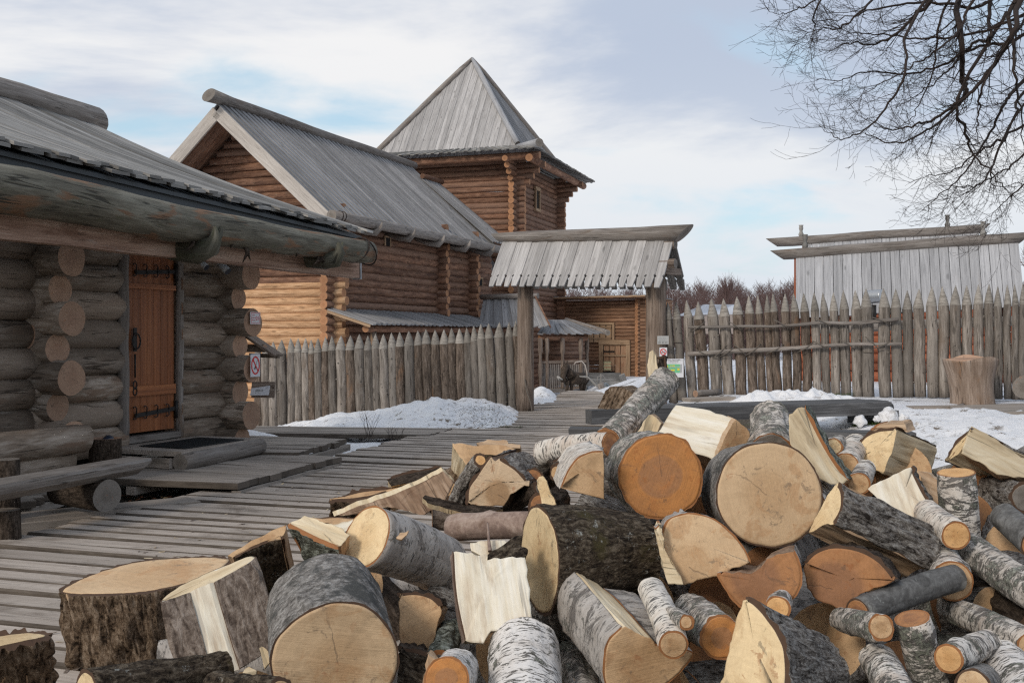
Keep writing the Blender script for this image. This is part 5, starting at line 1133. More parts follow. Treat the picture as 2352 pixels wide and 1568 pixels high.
# far house with snowy roof
fh=tag(empty('far_house',P(1650,760,70)),'distant low house with a snowy roof seen between the palisade tips','house')
m=MB(['far_roof_snow']); Yf=70; a=P(1586,722,Yf);b_=P(1618,699,Yf);c=P(1690,699,Yf+2);d_=P(1700,722,Yf+2)
m.add([a,b_,c,d_,a+V((0,6,0)),b_+V((0,.5,0)),c+V((0,.5,0)),d_+V((0,6,0))],[(0,1,2,3),(4,7,6,5)],[[(0,0)]*4]*2); m.build('roof',fh)
m=MB(['far_wall']); m.box(P(1645,745,Yf+2.2),2.6,3,1.3); m.build('wall',fh); 
# ============================================================ TREES
mb=MB(['wood_far','birch_far'])
def thin(m,a,b,r0,r1,mi=0):
    d=(b-a); s_=V((d.z,0,-d.x)); s_=s_.normalized() if s_.length>1e-6 else V((1,0,0)); q=V((0,1,0))
    vs=[a+s_*r0,a-s_*r0*.5+q*r0*.8,a-s_*r0*.5-q*r0*.8,b+s_*r1,b-s_*r1*.5+q*r1*.8,b-s_*r1*.5-q*r1*.8]
    m.add(vs,[(0,1,4,3),(1,2,5,4),(2,0,3,5)],[[(0,0)]*4]*3,mi)
for i in range(900):
    px=R.uniform(1270,2650); Y=R.uniform(95,150); top=R.uniform(650,684)+6*nz(V((px*.02,0,0)))*4; 
    if px<1500: top+=6
    b0=P(px,0,Y); b0.z=-3; tp=P(px+R.uniform(-4,4),top,Y); bi=R.random()<.16; h=tp.z-b0.z
    thin(mb,b0,tp,.09 if bi else .07,.015,1 if bi else 0)
    for k in range(30):
        t=R.uniform(.25,.98); a=b0.lerp(tp,t); l=h*.28*(1.05-t)+.35; ang=R.uniform(.35,1.0)*R.choice((-1,1)); ya=R.uniform(-.6,.6)
        e=a+V((math.sin(ang)*l,ya*l,math.cos(ang)*l)); thin(mb,a,e,.028,.012,0)
        for kk in range(3): f_=a.lerp(e,R.uniform(.3,1)); thin(mb,f_,f_+V((R.uniform(-.5,.5),R.uniform(-.3,.3),R.uniform(.2,.8)))*.8,.014,.008,0)
tag(mb.build('woods'),kind='stuff')
def radial_tree(px,base,topy,Y,spread,lab,n=70,name='bare_tree',cat='tree',tr=.12):
    root=tag(empty(name,P(px,base,Y)),lab,cat); b0=P(px,base,Y); tp=P(px,topy,Y); h=tp.z-b0.z
    m=MB(['wood_far']); m.tube(wiggle(b0,b0+V((0,0,h*.75)),5,.1),[tr,tr*.8,tr*.6,tr*.5,tr*.3,tr*.15],7,0,0); m.build('trunk',root); m=MB(['wood_far'])
    for i in range(n):
        t=R.uniform(.12,.7); a=b0+V((0,0,h*t)); ang=R.uniform(-1,1)*(1.15-.5*t); l=h*(.98-t)*R.uniform(.65,1.0)*(1-.25*abs(ang)); ya=R.uniform(-.5,.5)
        e=a+V((math.sin(ang)*l*spread,ya*l,math.cos(ang*.8)*l)); mid=a.lerp(e,.5)+V((math.sin(ang)*l*.1,0,-l*.05)); thin(m,a,mid,.035,.02); thin(m,mid,e,.02,.008)
        for k in range(9):
            f_=a.lerp(e,R.uniform(.3,1)); a2=ang+R.uniform(-.7,.7); l2=l*.3; thin(m,f_,f_+V((math.sin(a2)*l2,R.uniform(-.3,.3)*l2,math.cos(a2)*l2)),.010,.005)
    m.build('crown',root)
radial_tree(1672,745,632,78,1.0,'round bare tree rising above the distant woods between gate and huts',60)
radial_tree(1800,745,655,80,.6,'slim bare tree beside the left edge of the plank huts',40)
radial_tree(2370,640,560,60,.9,'dark bare tree peeking above the hut roof at the right edge',50)
# ---- overhanging tree, top right
tr_=tag(empty('overhanging_tree',(9.5,10.5,0)),'bare leafless tree whose drooping branches hang into the top right corner','tree')
m=MB(['bark_dark']); m.tube([V((9.6,10.6,-.1)),V((9.5,10.5,2)),V((9.2,10.4,4.5)),V((8.8,10.2,7.5)),V((8.4,10,10))],[.35,.28,.24,.18,.08],16,0,0,wob=.1); m.build('trunk',tr_)
CT=lambda x,y:((3000+x/1.742)/1.7415,(y/1.742)/1.7415)
limbs=[([(1455,-260),(1470,-50),(1475,300),(1480,560),(1510,650),(1400,780),(1250,900),(1010,1000),(800,925)],9.5,.034),
([(1990,-250),(1900,-20),(1850,200),(1700,450),(1530,650),(1300,820),(1150,870),(1000,905),(860,880)],9.2,.030),
([(2300,100),(1909,250),(1600,320),(1300,470),(1080,515),(800,500),(640,560),(470,550)],9.8,.020),
([(1500,-250),(1290,-30),(1130,130),(1000,250),(850,310),(700,300),(520,370)],9.4,.024),
([(1250,-200),(1130,150),(1080,510),(920,790),(740,940),(600,960),(480,870)],9.0,.016),
([(2250,300),(1909,560),(1780,720),(1650,960),(1500,1200),(1330,1350),(1205,1465)],9.6,.020),
([(2250,620),(1909,860),(1700,1000),(1560,1080),(1400,1200),(1250,1225),(1105,1275)],10,.016),
([(1400,500),(1450,680),(1500,900),(1545,1060),(1680,1200),(1780,1320),(1909,1420)],9.4,.018),
([(1750,-250),(1690,0),(1680,250),(1560,300),(1450,420),(1350,520),(1200,640),(1000,760)],9.7,.022),
([(1050,-250),(900,-50),(750,100),(620,200),(500,200),(370,250),(310,320)],9.3,.014),
([(480,-200),(480,30),(450,180),(430,260),(440,300)],9.1,.010),
([(700,-180),(470,-20),(300,75),(200,100),(105,60)],9.2,.010),
([(2150,400),(1909,640),(1850,800),(1700,1130),(1690,1290),(1909,1275)],9.9,.018),
([(2300,0),(1909,100),(1500,245),(1200,268),(900,240),(700,225),(520,170)],9.6,.018),
([(1900,-300),(1840,0),(1835,300),(1850,560),(1890,800),(1909,1100)],9.3,.026),
([(2100,-150),(1700,10),(1250,15),(900,60),(640,130),(440,150)],9.9,.02),
([(1700,-200),(1560,0),(1470,200),(1330,330),(1180,430),(1000,540),(880,600),(690,740)],9.3,.016),
([(1640,350),(1640,560),(1600,760),(1580,900),(1600,1010)],9.2,.014),
([(1850,600),(1800,900),(1640,1250),(1520,1300),(1430,1320),(1330,1500)],9.5,.012),
([(2100,1000),(1909,1080),(1750,1200),(1600,1280),(1500,1350),(1400,1410)],9.7,.012),
([(2150,1150),(1909,1290),(1800,1380),(1700,1480),(1640,1540)],9.6,.010),
([(1370,-150),(1360,60),(1300,330),(1270,520),(1190,700),(1120,830),(1000,900)],9.7,.014)]
def catmull(pts,n):
    out=[]
    for i in range(len(pts)-1):
        p0=pts[max(0,i-1)];p1=pts[i];p2=pts[i+1];p3=pts[min(len(pts)-1,i+2)]
        for k in range(n):
            t=k/n; out.append(.5*((2*p1)+(-p0+p2)*t+(2*p0-5*p1+4*p2-p3)*t*t+(-p0+3*p1-3*p2+p3)*t**3))
    out.append(pts[-1]); return out
mt=MB(['twig'])
def twig(p,d,l,r,depth):
    k=5 if depth else 4; pts=[p]; rr=[r]; dd=d.normalized(); 
    for i in range(k):
        dd=(dd+V((R.uniform(-.22,.22),R.uniform(-.22,.22),R.uniform(-.2,.2)))+V((-.05,0,.05))).normalized(); pts.append(pts[-1]+dd*l/k); rr.append(max(.0012,r*(1-.75*(i+1)/k)))
    mt.tube(pts,rr,3,0,0,caps=(0,0))
    if depth>0:
        for i in range(1,len(pts)):
            for s_ in range(R.choice((0,1,1,1))):
                d2=(dd+V((R.uniform(-.9,.9),R.uniform(-.8,.8),R.uniform(-.9,.9)))).normalized(); twig(pts[i],d2,l*R.uniform(.3,.5),r*.55,depth-1)
for li,(lp,Y,r) in enumerate(limbs):
    m=MB(['twig']); q=[P(*CT(x,y),Y+.5*nz(V((j*.7,li*3.1,0)))) for j,(x,y) in enumerate(lp)]; q[0]=q[0]+V((.6,.2,.6)); pts=catmull(q,7); k=len(pts)
    rr=[max(.0022,r*(1-.9*(i/(k-1))**.9)) for i in range(k)]; pts=[p+V((nz(V((i*.5,li,0))),0,nz(V((i*.5,0,li)))))*.03 for i,p in enumerate(pts)]
    m.tube(pts,rr,6,0,0,wob=.1); m.build('branch',tr_)
    for i in range(3,k-1):
        for s_ in range(1 if i%4 else 0):
            d=(pts[i+1]-pts[i]).normalized(); a=R.uniform(.25,1.0)*R.choice((-1,1)); ca,sa=math.cos(a),math.sin(a); d2=V((d.x*ca-d.z*sa,R.uniform(-.5,.5),d.x*sa+d.z*ca))
            twig(pts[i],d2,R.uniform(.16,.5),max(.0024,rr[i]*.35),2 if R.random()<.6 else 1)
mt.build('twigs',tr_)
# ============================================================ FIREWOOD PILE
CONV={'c1':(0,1900,1.887),'c2':(900,1900,1.887),'c3':(1700,1900,1.8867),'c4':(2700,1900,1.8875),'c5':(3300,1900,1.887),'c6':(1200,1600,2.138),'c7':(2200,1400,1.96),'c8':(3100,1500,1.96),'d':(0,0,1/1.7415)}
def D(c,x,y):
    ox,oy,s=CONV[c]; return ((ox+x/s)/1.7415,(oy+y/s)/1.7415)
def SC(c): return 1/(CONV[c][2]*1.7415)
GRP='firewood heaped in the foreground'
AMP={'bark_furrow':.014,'bark_stump':.03,'bark_moss':.011,'bark_dark':.012,'bark_lichen':.012,'birch_lichen':.007,'birch_spot':.004,'birch_white':.0025,'birch_grey':.004,'bark_grey':.004,'bark_smooth':.002,'bark_pinkish':.003}
THK={'bark_furrow':.012,'bark_stump':.02,'bark_moss':.01,'bark_dark':.012,'bark_lichen':.012}
def solve(A,px2,py2,L,near=False):
    d=V(((px2-CX)/F,1,(CY-py2)/F)); o=V((0,0,H))-A; a=d.dot(d); b=2*d.dot(o); c=o.dot(o)-L*L; q=b*b-4*a*c
    if q<=0: t=-b/(2*a)
    else: t=(-b+(-1 if near else 1)*math.sqrt(q))/(2*a)
    return V((0,0,H))+d*t
def piece(label,poly,flags,ax,barkm,endm,splitm,taper=1.0,K=14,taper_ctr=None,bow=0.0,grain=None,name='firewood_log',farend=None,bend=None,pith=None):
    n=len(poly); C=sum(poly,V((0,0,0)))/n; L=ax.length; a=ax/L; pn=V((0,0,0))
    for i in range(n): pn+= (poly[i]-C).cross(poly[(i+1)%n]-C)
    pn.normalize()
    if pn.dot(a)>0: poly=list(reversed(poly)); fl=list(reversed(flags)); flags=fl[1:]+fl[:1]; pn=-pn
    # pn now points out of the near face
    sd=V((R.random()*60,R.random()*60,R.random()*60)); amp=AMP.get(barkm,.004); th=THK.get(barkm,.006)
    TC=C if taper_ctr is None else taper_ctr
    isb=[flags[i]=='b' or flags[i-1]=='b' for i in range(n)]
    allb=all(f=='b' for f in flags)
    ring=[]; Rm=max((p-C).length for p in poly)
    onrm=[]
    for i in range(n):
        tgt=(poly[(i+1)%n]-poly[i-1]); o=tgt.cross(pn); o=o.normalized() if o.length>1e-9 else (poly[i]-C).normalized()
        if o.dot(poly[i]-C)<0: o=-o
        o=(o-a*o.dot(a)); o=o.normalized() if o.length>1e-6 else o; onrm.append(o)
    core=[];outer=[]
    bumps=[(R.uniform(.1,.95),R.random()*n,R.uniform(.3,1)) for _ in range(R.randint(2,5))] if n>20 else []
    if allb and abs(bow)<1e-6: bow=R.uniform(-.025,.025)
    for k in range(K+1):
        t=k/K; s_=lerp(1,taper,t); bw=V((0,0,1))*(bow*4*t*(1-t)*L)
        for i,p in enumerate(poly):
            q=TC+(p-TC)*s_+ax*t+bw
            w=V((q.x,q.y,q.z)); lo=nz(w*4.5+sd)*Rm*.05
            ed=V((0,0,0))
            if k in(0,K): ed=a*(nz(w*30+sd)*.003)*(1)
            core.append(q+onrm[i]*(lo-(th if isb[i] else 0)+ (0 if isb[i] else nz((w-a*w.dot(a))*45+a*(w.dot(a)*6)+sd)*.006))+ed)
            # furrows stretched along the axis
            u=(w-a*w.dot(a))*38+a*(w.dot(a)*9); fr=nz(u+sd)+.5*nz(u*2.1+sd)
            bb=0
            for (bt,bi,bh) in bumps:
                di=min(abs(i-bi),n-abs(i-bi))*(2*math.pi/n)*Rm if allb else abs(i-bi)*.02; bb+=bh*.016*(Rm/.12)**.5*math.exp(-(di/.022)**2-((t-bt)*L/.026)**2)
            outer.append(q+onrm[i]*(lo+bb+amp*fr*(1 if 0<k<K else .8)))
    m=MB([endm,splitm]); per=[0]
    for i in range(n): per.append(per[-1]+(poly[(i+1)%n]-poly[i]).length)
    vo=R.random()*30; fs=[];us=[];mi=[];sm_=[]
    pc=C if pith is None else pith; e1=(poly[0]-pc); e1=(e1-a*0); e1=e1.normalized(); e2=pn.cross(e1).normalized()
    ang0=R.random()*6.28
    def cuv(p):
        q=p-pc; 
        if endm.startswith('end'): x,y=q.dot(e1)/Rm,q.dot(e2)/Rm; return (x*math.cos(ang0)-y*math.sin(ang0),x*math.sin(ang0)+y*math.cos(ang0))
        gg=grain if grain is not None else e1; gg=(gg-pn*gg.dot(pn)).normalized(); h=gg.cross(pn); return (q.dot(h),q.dot(gg)+vo)
    for k in range(K):
        for i in range(n):
            j=(i+1)%n; fs.append((k*n+i,(k+1)*n+i,(k+1)*n+j,k*n+j)); v0,v1=vo+L*k/K,vo+L*(k+1)/K; us.append([(per[i],v0),(per[i],v1),(per[i+1],v1),(per[i+1],v0)]); mi.append(1); sm_.append(False)
    # near cap with relief: concentric copies of the outline, torn along the grain on split faces
    CC=sum(core[:n],V((0,0,0)))/n; base=len(core); ga=(grain if grain is not None else e1); ga=(ga-pn*ga.dot(pn)).normalized(); gh=ga.cross(pn); spl_=not endm.startswith('end')
    prev=list(range(n))
    for sc__ in (.95,.86,.72,.56,.38,.2):
        cur=[]
        for i in range(n):
            q=CC+(core[i]-CC)*sc__; x,y=q.dot(gh),q.dot(ga)
            h=(nz(V((x*38,y*5,sd.x)))*.006+nz(V((x*90,y*9,sd.y)))*.003) if spl_ else (nz(V((x*16,y*16,sd.x)))*.0022+nz(V((x*70,y*8,sd.y)))*.0012)
            cur.append(len(core)); core.append(q+pn*h)
        for i in range(n):
            j=(i+1)%n; fs.append((prev[i],prev[j],cur[j],cur[i])); us.append([cuv(core[q]) for q in fs[-1]]); mi.append(0); sm_.append(True)
        prev=cur
    fs.append(tuple(prev)); us.append([cuv(core[q]) for q in prev]); mi.append(0); sm_.append(True)
    fs.append(tuple(K*n+i for i in reversed(range(n)))); us.append([cuv(core[i]) for i in reversed(range(n))]); mi.append(0); sm_.append(False)
    m.add(core,fs,us,mi,sm_)
    root=m.build(name,None,C); tag(root,label,'firewood',GRP)
    if any(f=='b' for f in flags):
        m=MB([barkm,'rim_orange' if barkm.startswith('birch') or barkm=='bark_lichen' else 'rim_dark']); 
        if allb: runs=[(list(range(n)),True)]
        else:
            runs=[]; st=next(i for i in range(n) if flags[i]=='b' and flags[i-1]!='b'); cur=None
            for q in range(n):
                i=(st+q)%n
                if flags[i]=='b':
                    if cur is None: cur=[i]
                    cur.append((i+1)%n)
                elif cur: runs.append((cur,False)); cur=None
            if cur: runs.append((cur,False))
        for idx,cl in runs:
            c=len(idx); vs=[];fs=[];us=[];sm_=[];mi=[];vo=R.random()*30
            for k in range(K+1):
                sh=a*(.0012 if k==0 else (-.0012 if k==K else 0))
                for i in idx: vs.append(outer[k*n+i]+sh)
                for i in idx: vs.append(core[k*n+i]-onrm[i]*.002+sh)
            W=2*c; rng=range(c if cl else c-1)
            pu=[0]
            for q in rng: pu.append(pu[-1]+(poly[idx[(q+1)%c]]-poly[idx[q]]).length)
            for k in range(K):
                v0,v1=vo+L*k/K,vo+L*(k+1)/K
                for q in rng:
                    q2=(q+1)%c; fs.append((k*W+q,(k+1)*W+q,(k+1)*W+q2,k*W+q2)); us.append([(pu[q],v0),(pu[q],v1),(pu[q+1],v1),(pu[q+1],v0)]); sm_.append(True); mi.append(0)
                if not cl:
                    for q in (0,c-1): fs.append((k*W+q,k*W+c+q,(k+1)*W+c+q,(k+1)*W+q)); us.append([(pu[q],v0),(pu[q]+.01,v0),(pu[q]+.01,v1),(pu[q],v1)]); sm_.append(False); mi.append(1)
            for k in (0,K):
                for q in rng:
                    q2=(q+1)%c; fs.append((k*W+q,k*W+q2,k*W+c+q2,k*W+c+q)); us.append([(pu[q],vo),(pu[q+1],vo),(pu[q+1],vo+.01),(pu[q],vo+.01)]); sm_.append(False); mi.append(1)
            m.add(vs,fs,us,mi,sm_)
        m.build('bark',root)
    return root
def rnd(label,cv,ex,ey,Y,fx,fy,L,r,barkm,endm,r2=1.0,bow=0.0,irr=.06,tilt=None,sec=None,splitm='split_tan',n=72,**kw):
    e=D(cv,ex,ey); f_=D(cv,fx,fy); A=P(e[0],e[1],Y); B=solve(A,f_[0],f_[1],L); Rr=r*SC(cv)*Y/F; a=(B-A).normalized()
    up=V((0,0,1)) if abs(a.z)<.85 else V((0,1,0)); v=(up-a*up.dot(a)).normalized(); u=a.cross(v); sd=V((R.random()*60,0,0)); pts=[];fl=[]
    def pt(an,rad_=1.0):
        d=u*math.cos(an)+v*math.sin(an); rr=Rr*rad_*(1+irr*nz(d*1.1+sd)+irr*.35*nz(d*4+sd)); p=A+d*rr
        if tilt: p+=a*(d.dot(V(tilt))*rr)
        return p
    if sec is None:
        for i in range(n): pts.append(pt(6.28318*i/n)); fl.append('b')
        pith=None
    else:
        a0,a1=rad(sec[0]),rad(sec[1]); m_=max(8,int(n*(a1-a0)/6.283))
        for i in range(m_+1): pts.append(pt(a0+(a1-a0)*i/m_)); fl.append('b')
        fl[-1]='s'
        if len(sec)>2: c=A+u*Rr*sec[2]+v*Rr*sec[3]
        else: c=None
        last,first=pts[-1],pts[0]
        if c is not None:
            for t in (.33,.66): pts.append(last.lerp(c,t)+u*R.uniform(-1,1)*Rr*.02); fl.append('s')
            pts.append(c); fl.append('s')
            for t in (.33,.66): pts.append(c.lerp(first,t)+v*R.uniform(-1,1)*Rr*.02); fl.append('s')
        else:
            for t in (.25,.5,.75): pts.append(last.lerp(first,t)+(u+v)*R.uniform(-1,1)*Rr*.02); fl.append('s')
        pith=A
    return piece(label,pts,fl,B-A,barkm,endm,splitm,taper=r2,bow=bow,taper_ctr=A,pith=pith,**kw)
def spl(label,cv,pts,Y,far,L,barkm,endm,splitm='split_tan',n=None,taper=1.0,grain=None,name='split_firewood',pith=None,sub=5,K=14,near=False):
    px=[D(cv,p[0],p[1]) for p in pts]; fl=[p[2] if len(p)>2 else 's' for p in pts]; cx=sum(p[0] for p in px)/len(px); cy=sum(p[1] for p in px)/len(px)
    A=P(cx,cy,Y); k=SC(cv); B=solve(A,cx+far[0]*k,cy+far[1]*k,L,near); a=(B-A).normalized(); nn=V(n).normalized() if n else -a
    view=(A-V((0,0,H))).normalized()
    if abs(nn.dot(view))<.3: nn=(nn-view*(.35)).normalized()
    def proj(q):
        d=V(((q[0]-CX)/F,1,(CY-q[1])/F)); t=(A-V((0,0,H))).dot(nn)/d.dot(nn); return V((0,0,H))+d*t
    W=[proj(q) for q in px]; m_=len(W); out=[];of=[]
    for i in range(m_):
        p1=W[i];p2=W[(i+1)%m_]
        if fl[i]=='b':
            p0=W[i-1] if fl[i-1]=='b' else p1; p3=W[(i+2)%m_] if fl[(i+1)%m_]=='b' else p2
            for q in range(sub+2):
                t=q/(sub+2); out.append(.5*((2*p1)+(-p0+p2)*t+(2*p0-5*p1+4*p2-p3)*t*t+(-p0+3*p1-3*p2+p3)*t**3)); of.append('b')
        else:
            ln=(p2-p1).length
            for q in range(sub):
                t=q/sub; p=p1.lerp(p2,t)
                if q: p+=V((nz(p*25),0,nz(p*25+V((5,5,5)))))*min(.008,ln*.04)
                out.append(p); of.append('s')
    gr=None
    if grain:
        q1=proj((cx+grain[0]*k*20,cy+grain[1]*k*20)); gr=(q1-A).normalized()
    pt_=proj(D(cv,*pith)) if pith else None
    return piece(label,out,of,B-A,barkm,endm,splitm,taper=taper,grain=gr,name=name,pith=pt_,K=K)
# ---- the big named pieces
rnd('largest pale round log with its wide stained face turned to the viewer, right of centre','c7',1722,1128,3.9,1560,1100,.42,418,'bark_grey','end_pale',r2=.98,irr=.05)
rnd('big orange sawn round with a darker heart, beside the largest pale round','c7',865,990,4.02,740,930,.42,335,'birch_lichen','end_orange',irr=.07,r2=1.0)
rnd('front grey barked round with a broad stained face at the bottom edge','c2',843,1410,3.0,770,1010,.42,478,'bark_grey','end_pale',irr=.05,r2=1.0)
rnd('grey birch round facing left with a black bark patch and a wood flake','c2',1072,462,3.75,1660,690,.44,236,'birch_grey','end_cream',r2=.97,irr=.04)
rnd('mossy dark log with a tall narrow pale cut end in the middle of the pile','c3',862,645,3.6,1660,590,.405,415,'bark_moss','end_cream',r2=.72,irr=.05)
rnd('quarter round with pale birch bark arching over its tan face, left of the orange round','c7',415,1135,3.88,300,1010,.4,350,'birch_white','end_tan',sec=(88,172,.02,-.08),r2=.95,splitm='split_tan')
spl('half round with a pale split strip on its left, right below the orange round','c4',[(-135,520,'b'),(-60,340,'b'),(50,295,'b'),(140,290,'b'),(300,330,'b'),(440,440,'b'),(530,560,'b'),(570,660,'s'),(430,700,'s'),(380,740,'s'),(230,770,'s'),(70,830,'s'),(-60,640,'s')],3.5,(-60,-30),.38,'birch_grey','end_pale','split_cream',pith=(120,690))
spl('pale strip billet standing on end beside the half round','c4',[(-165,400,'b'),(-110,350,'s'),(-75,560,'s'),(65,825,'s'),(-50,820,'s'),(-120,600,'s')],3.46,(-10,-20),.1,'birch_white','split_cream','split_cream',n=(-.3,-.9,.1),grain=(1,.1))
spl('white split slab with several long boards of grain, under the mossy dark log','c3',[(205,570),(345,583),(375,600),(455,606),(470,640),(600,625),(755,618),(770,860),(800,1090),(500,1175),(440,1265),(292,1262,'b'),(240,950,'b')],3.32,(-30,40),.16,'bark_pinkish','split_white','split_white',n=(.05,-.9,.42),grain=(.13,1))
rnd('fallen birch log with peeled orange flecks lying across the top of the pile','c7',475,740,4.55,-60,810,.44,100,'birch_white','end_brown',r2=1.08,irr=.03,bow=.02)
rnd('lichen covered birch log leaning up to the right above the pile','c7',455,715,4.78,905,240,.66,118,'birch_lichen','end_brown',r2=1.08,irr=.06)
spl('bright white split block with a smooth sloping top face at the top of the pile','c7',[(985,428),(1200,470),(1455,545),(1440,600),(1350,700),(1285,855),(1190,820),(1000,750),(830,660)],4.55,(120,200),.24,'bark_pinkish','split_white','split_tan',n=(-.25,-.72,.62),taper=.72,grain=(1,.25))
spl('brown shaded end wedge right of the bright white block','c7',[(1455,548),(1560,640),(1560,720),(1290,862),(1370,700)],4.5,(-60,-30),.1,'bark_pinkish','end_tan','split_tan',n=(.5,-.8,.1))
rnd('dark lichen blotched birch stub standing upright behind the largest round','c7',1725,800,4.45,1718,520,.32,165,'birch_lichen','end_grey',r2=.92,irr=.1,tilt=(0,0,0))
spl('long pinkish split plank of wood with lichen bark on its right edge leaning upright','c8',[(115,310),(235,240,'b'),(400,560,'b'),(585,820,'s'),(540,860,'s'),(440,870,'s'),(300,800,'s'),(120,540,'s')],4.15,(40,-20),.16,'bark_lichen','split_cream','split_tan',n=(.15,-.93,.33),grain=(.62,1))
spl('large yellow quarter log with a knot on its curved end, right part of the pile','c8',[(590,685,'b'),(640,560,'b'),(705,475,'b'),(810,425,'b'),(962,410,'s'),(930,560,'s'),(905,640,'s'),(850,778,'s'),(790,750,'s')],4.6,(330,120),.46,'bark_furrow','end_cream','split_cream',pith=(870,800),taper=.95)
spl('grey weathered billet peeking over the yellow quarter log','c8',[(740,430,'b'),(820,372,'s'),(1010,368),(1050,450),(800,450)],4.95,(60,-20),.2,'birch_lichen','split_tan','split_tan',n=(0,-.8,.6),grain=(1,0))
spl('long triangular split log running out at the right edge above the lying grey log','c8',[(1330,678,'b'),(1400,540,'b'),(1545,408,'s'),(1500,520,'s'),(1450,612,'s')],4.55,(560,260),.55,'bark_furrow','end_cream','split_cream',pith=(1500,640),n=(-.75,-.6,.2))
spl('pale streaked split face of the triangular log at the right edge','c8',[(1545,412),(1660,470),(1800,560),(1960,650),(2150,760),(2150,860),(1960,808),(1740,790),(1600,690),(1455,615),(1500,520)],4.5,(60,60),.2,'bark_furrow','split_cream','split_tan',n=(.25,-.85,.45),grain=(1,.5))
spl('heavy grey furrowed log slanting down right from a narrow pale end','c8',[(500,843,'b'),(530,910,'b'),(535,1010,'b'),(505,1100,'b'),(462,1168,'s'),(390,1172,'s'),(262,1240,'s'),(300,1140,'s'),(350,1050,'s'),(430,905,'s')],3.62,(740,345),.46,'bark_furrow','end_cream','split_tan',taper=1.05,sub=14,K=24,pith=(330,1180))
rnd('thin orange rimmed log end showing behind the right side of the largest round','c8',222,1035,4.12,330,900,.35,178,'birch_spot','end_bright',irr=.03)
rnd('short spotted birch stub between the pinkish plank and the yellow quarter log','c8',655,850,4.2,712,735,.3,86,'birch_spot','end_tan',r2=.95,irr=.05)
spl('wide cream split face with curved grain in the right part of the pile','c8',[(730,890),(800,850),(920,790),(1000,745),(1080,718,'b'),(1120,800,'b'),(1180,920,'b'),(1255,1055,'s'),(1180,1120),(1000,1130),(860,1010)],4.1,(30,0),.13,'bark_furrow','split_white','split_cream',n=(-.12,-.85,.5),grain=(.35,1))
spl('grey toned split billet just behind the wide cream split face','c8',[(1108,748),(1200,765),(1290,830),(1305,1060),(1240,1045),(1170,890)],4.32,(30,0),.15,'bark_grey','split_tan','split_tan',n=(.2,-.9,.3),grain=(.8,.35))
rnd('upright birch log with a broken orange rim and black flecks, right of the cream face','c8',1420,760,4.15,1474,1560,.42,142,'birch_spot','end_bright',r2=1.08,irr=.03)
rnd('grey barked log lying flat beneath the long triangular split log','c8',1965,960,4.35,1600,860,.44,125,'bark_furrow','end_grey',r2=.8)
rnd('straight grey log standing upright beside the upright flecked birch','c8',1755,1420,4.25,1705,930,.5,140,'bark_furrow','end_grey')
rnd('smooth grey log end poking in from the right edge, tilted down right','c8',2060,1330,3.75,1800,1110,.36,125,'bark_smooth','end_brown',r2=.95)
rnd('clean white birch log with a small bright orange oval end','c8',1420,1258,3.72,1190,1075,.32,112,'birch_white','end_bright',r2=1.0,irr=.04)
rnd('long lichen crusted birch log running off the right edge below the clean birch','c5',1720,960,3.35,1085,535,.56,150,'birch_lichen','end_tan',r2=.92,irr=.08)
rnd('birch log with tan face half hidden behind the smooth grey log','c5',962,800,3.6,850,590,.4,152,'birch_spot','end_tan',irr=.04)
rnd('smooth dark grey log lying across below the heavy furrowed log','c5',250,1040,3.3,985,772,.5,112,'bark_smooth','end_brown',r2=.98,irr=.03)
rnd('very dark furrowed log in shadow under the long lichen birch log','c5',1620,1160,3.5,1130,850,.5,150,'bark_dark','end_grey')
rnd('mottled birch log descending to the right edge over the yellow ended round','c5',1560,1290,3.2,930,1000,.5,112,'birch_lichen','end_tan',irr=.05)
rnd('birch log standing on end with a dark orange slanted top, lower right','c5',658,1075,3.1,900,2020,.42,130,'birch_spot','end_brown',r2=1.1,irr=.03)
rnd('small birch round with a yellow sawn end in the lower right','c5',932,1384,2.95,1230,1270,.38,112,'birch_spot','end_bright',irr=.02)
rnd('short birch log lying level above the lower right birch logs','c5',425,1145,3.05,120,1085,.34,100,'birch_lichen','end_tan')
rnd('shaggy birch log rising from the bottom edge left of the slanted top birch','c5',600,1760,2.8,395,1390,.36,150,'birch_spot','end_tan',irr=.05)
rnd('thick white birch log filling the bottom right corner','c5',1640,1780,2.85,1345,1430,.4,215,'birch_front','end_tan',irr=.04)
rnd('tan log face at the bottom edge beside the corner birch','c5',1120,1590,2.78,1200,1540,.3,128,'bark_grey','end_pale')
rnd('fat white birch log with horizontal black dashes standing at the bottom centre','c3',770,2000,2.86,746,1300,.46,305,'birch_front','end_brown',irr=.04)
rnd('shadowed lichen birch log squeezed right of the fat white birch','c3',1230,1760,3.1,1130,1430,.4,130,'birch_lichen','end_tan')
rnd('orange ended birch log at the bottom edge left of the fat white birch','c2',1672,1545,2.88,1760,1470,.3,172,'birch_front','end_orange',irr=.04)
spl('heavy half log with a brown heart line and grey birch bark plate, bottom centre','c3',[(1345,1390,'b'),(1380,1240,'b'),(1485,1135,'s'),(1600,1190,'s'),(1745,1275,'b'),(2025,1320,'b'),(1985,1440,'b'),(1820,1600,'b'),(1560,1690,'b'),(1370,1600,'b')],3.0,(-380,-450),.5,'birch_grey','end_tan','split_cream',pith=(1650,1430))
rnd('thin birch branch log with a cut side stub, on top of the heavy half log','c3',1876,1278,2.9,1705,860,.42,116,'birch_white','end_tan',r2=.95,irr=.04,bow=.03)
rnd('short sawn side stub on the thin birch branch log','c3',1972,1108,2.9,1870,1040,.12,60,'birch_lichen','end_tan',n=30)
rnd('lichen birch log with a hollow looking orange end beside the thin birch','c4',352,1225,3.05,120,1040,.4,168,'birch_lichen','end_orange',irr=.08)
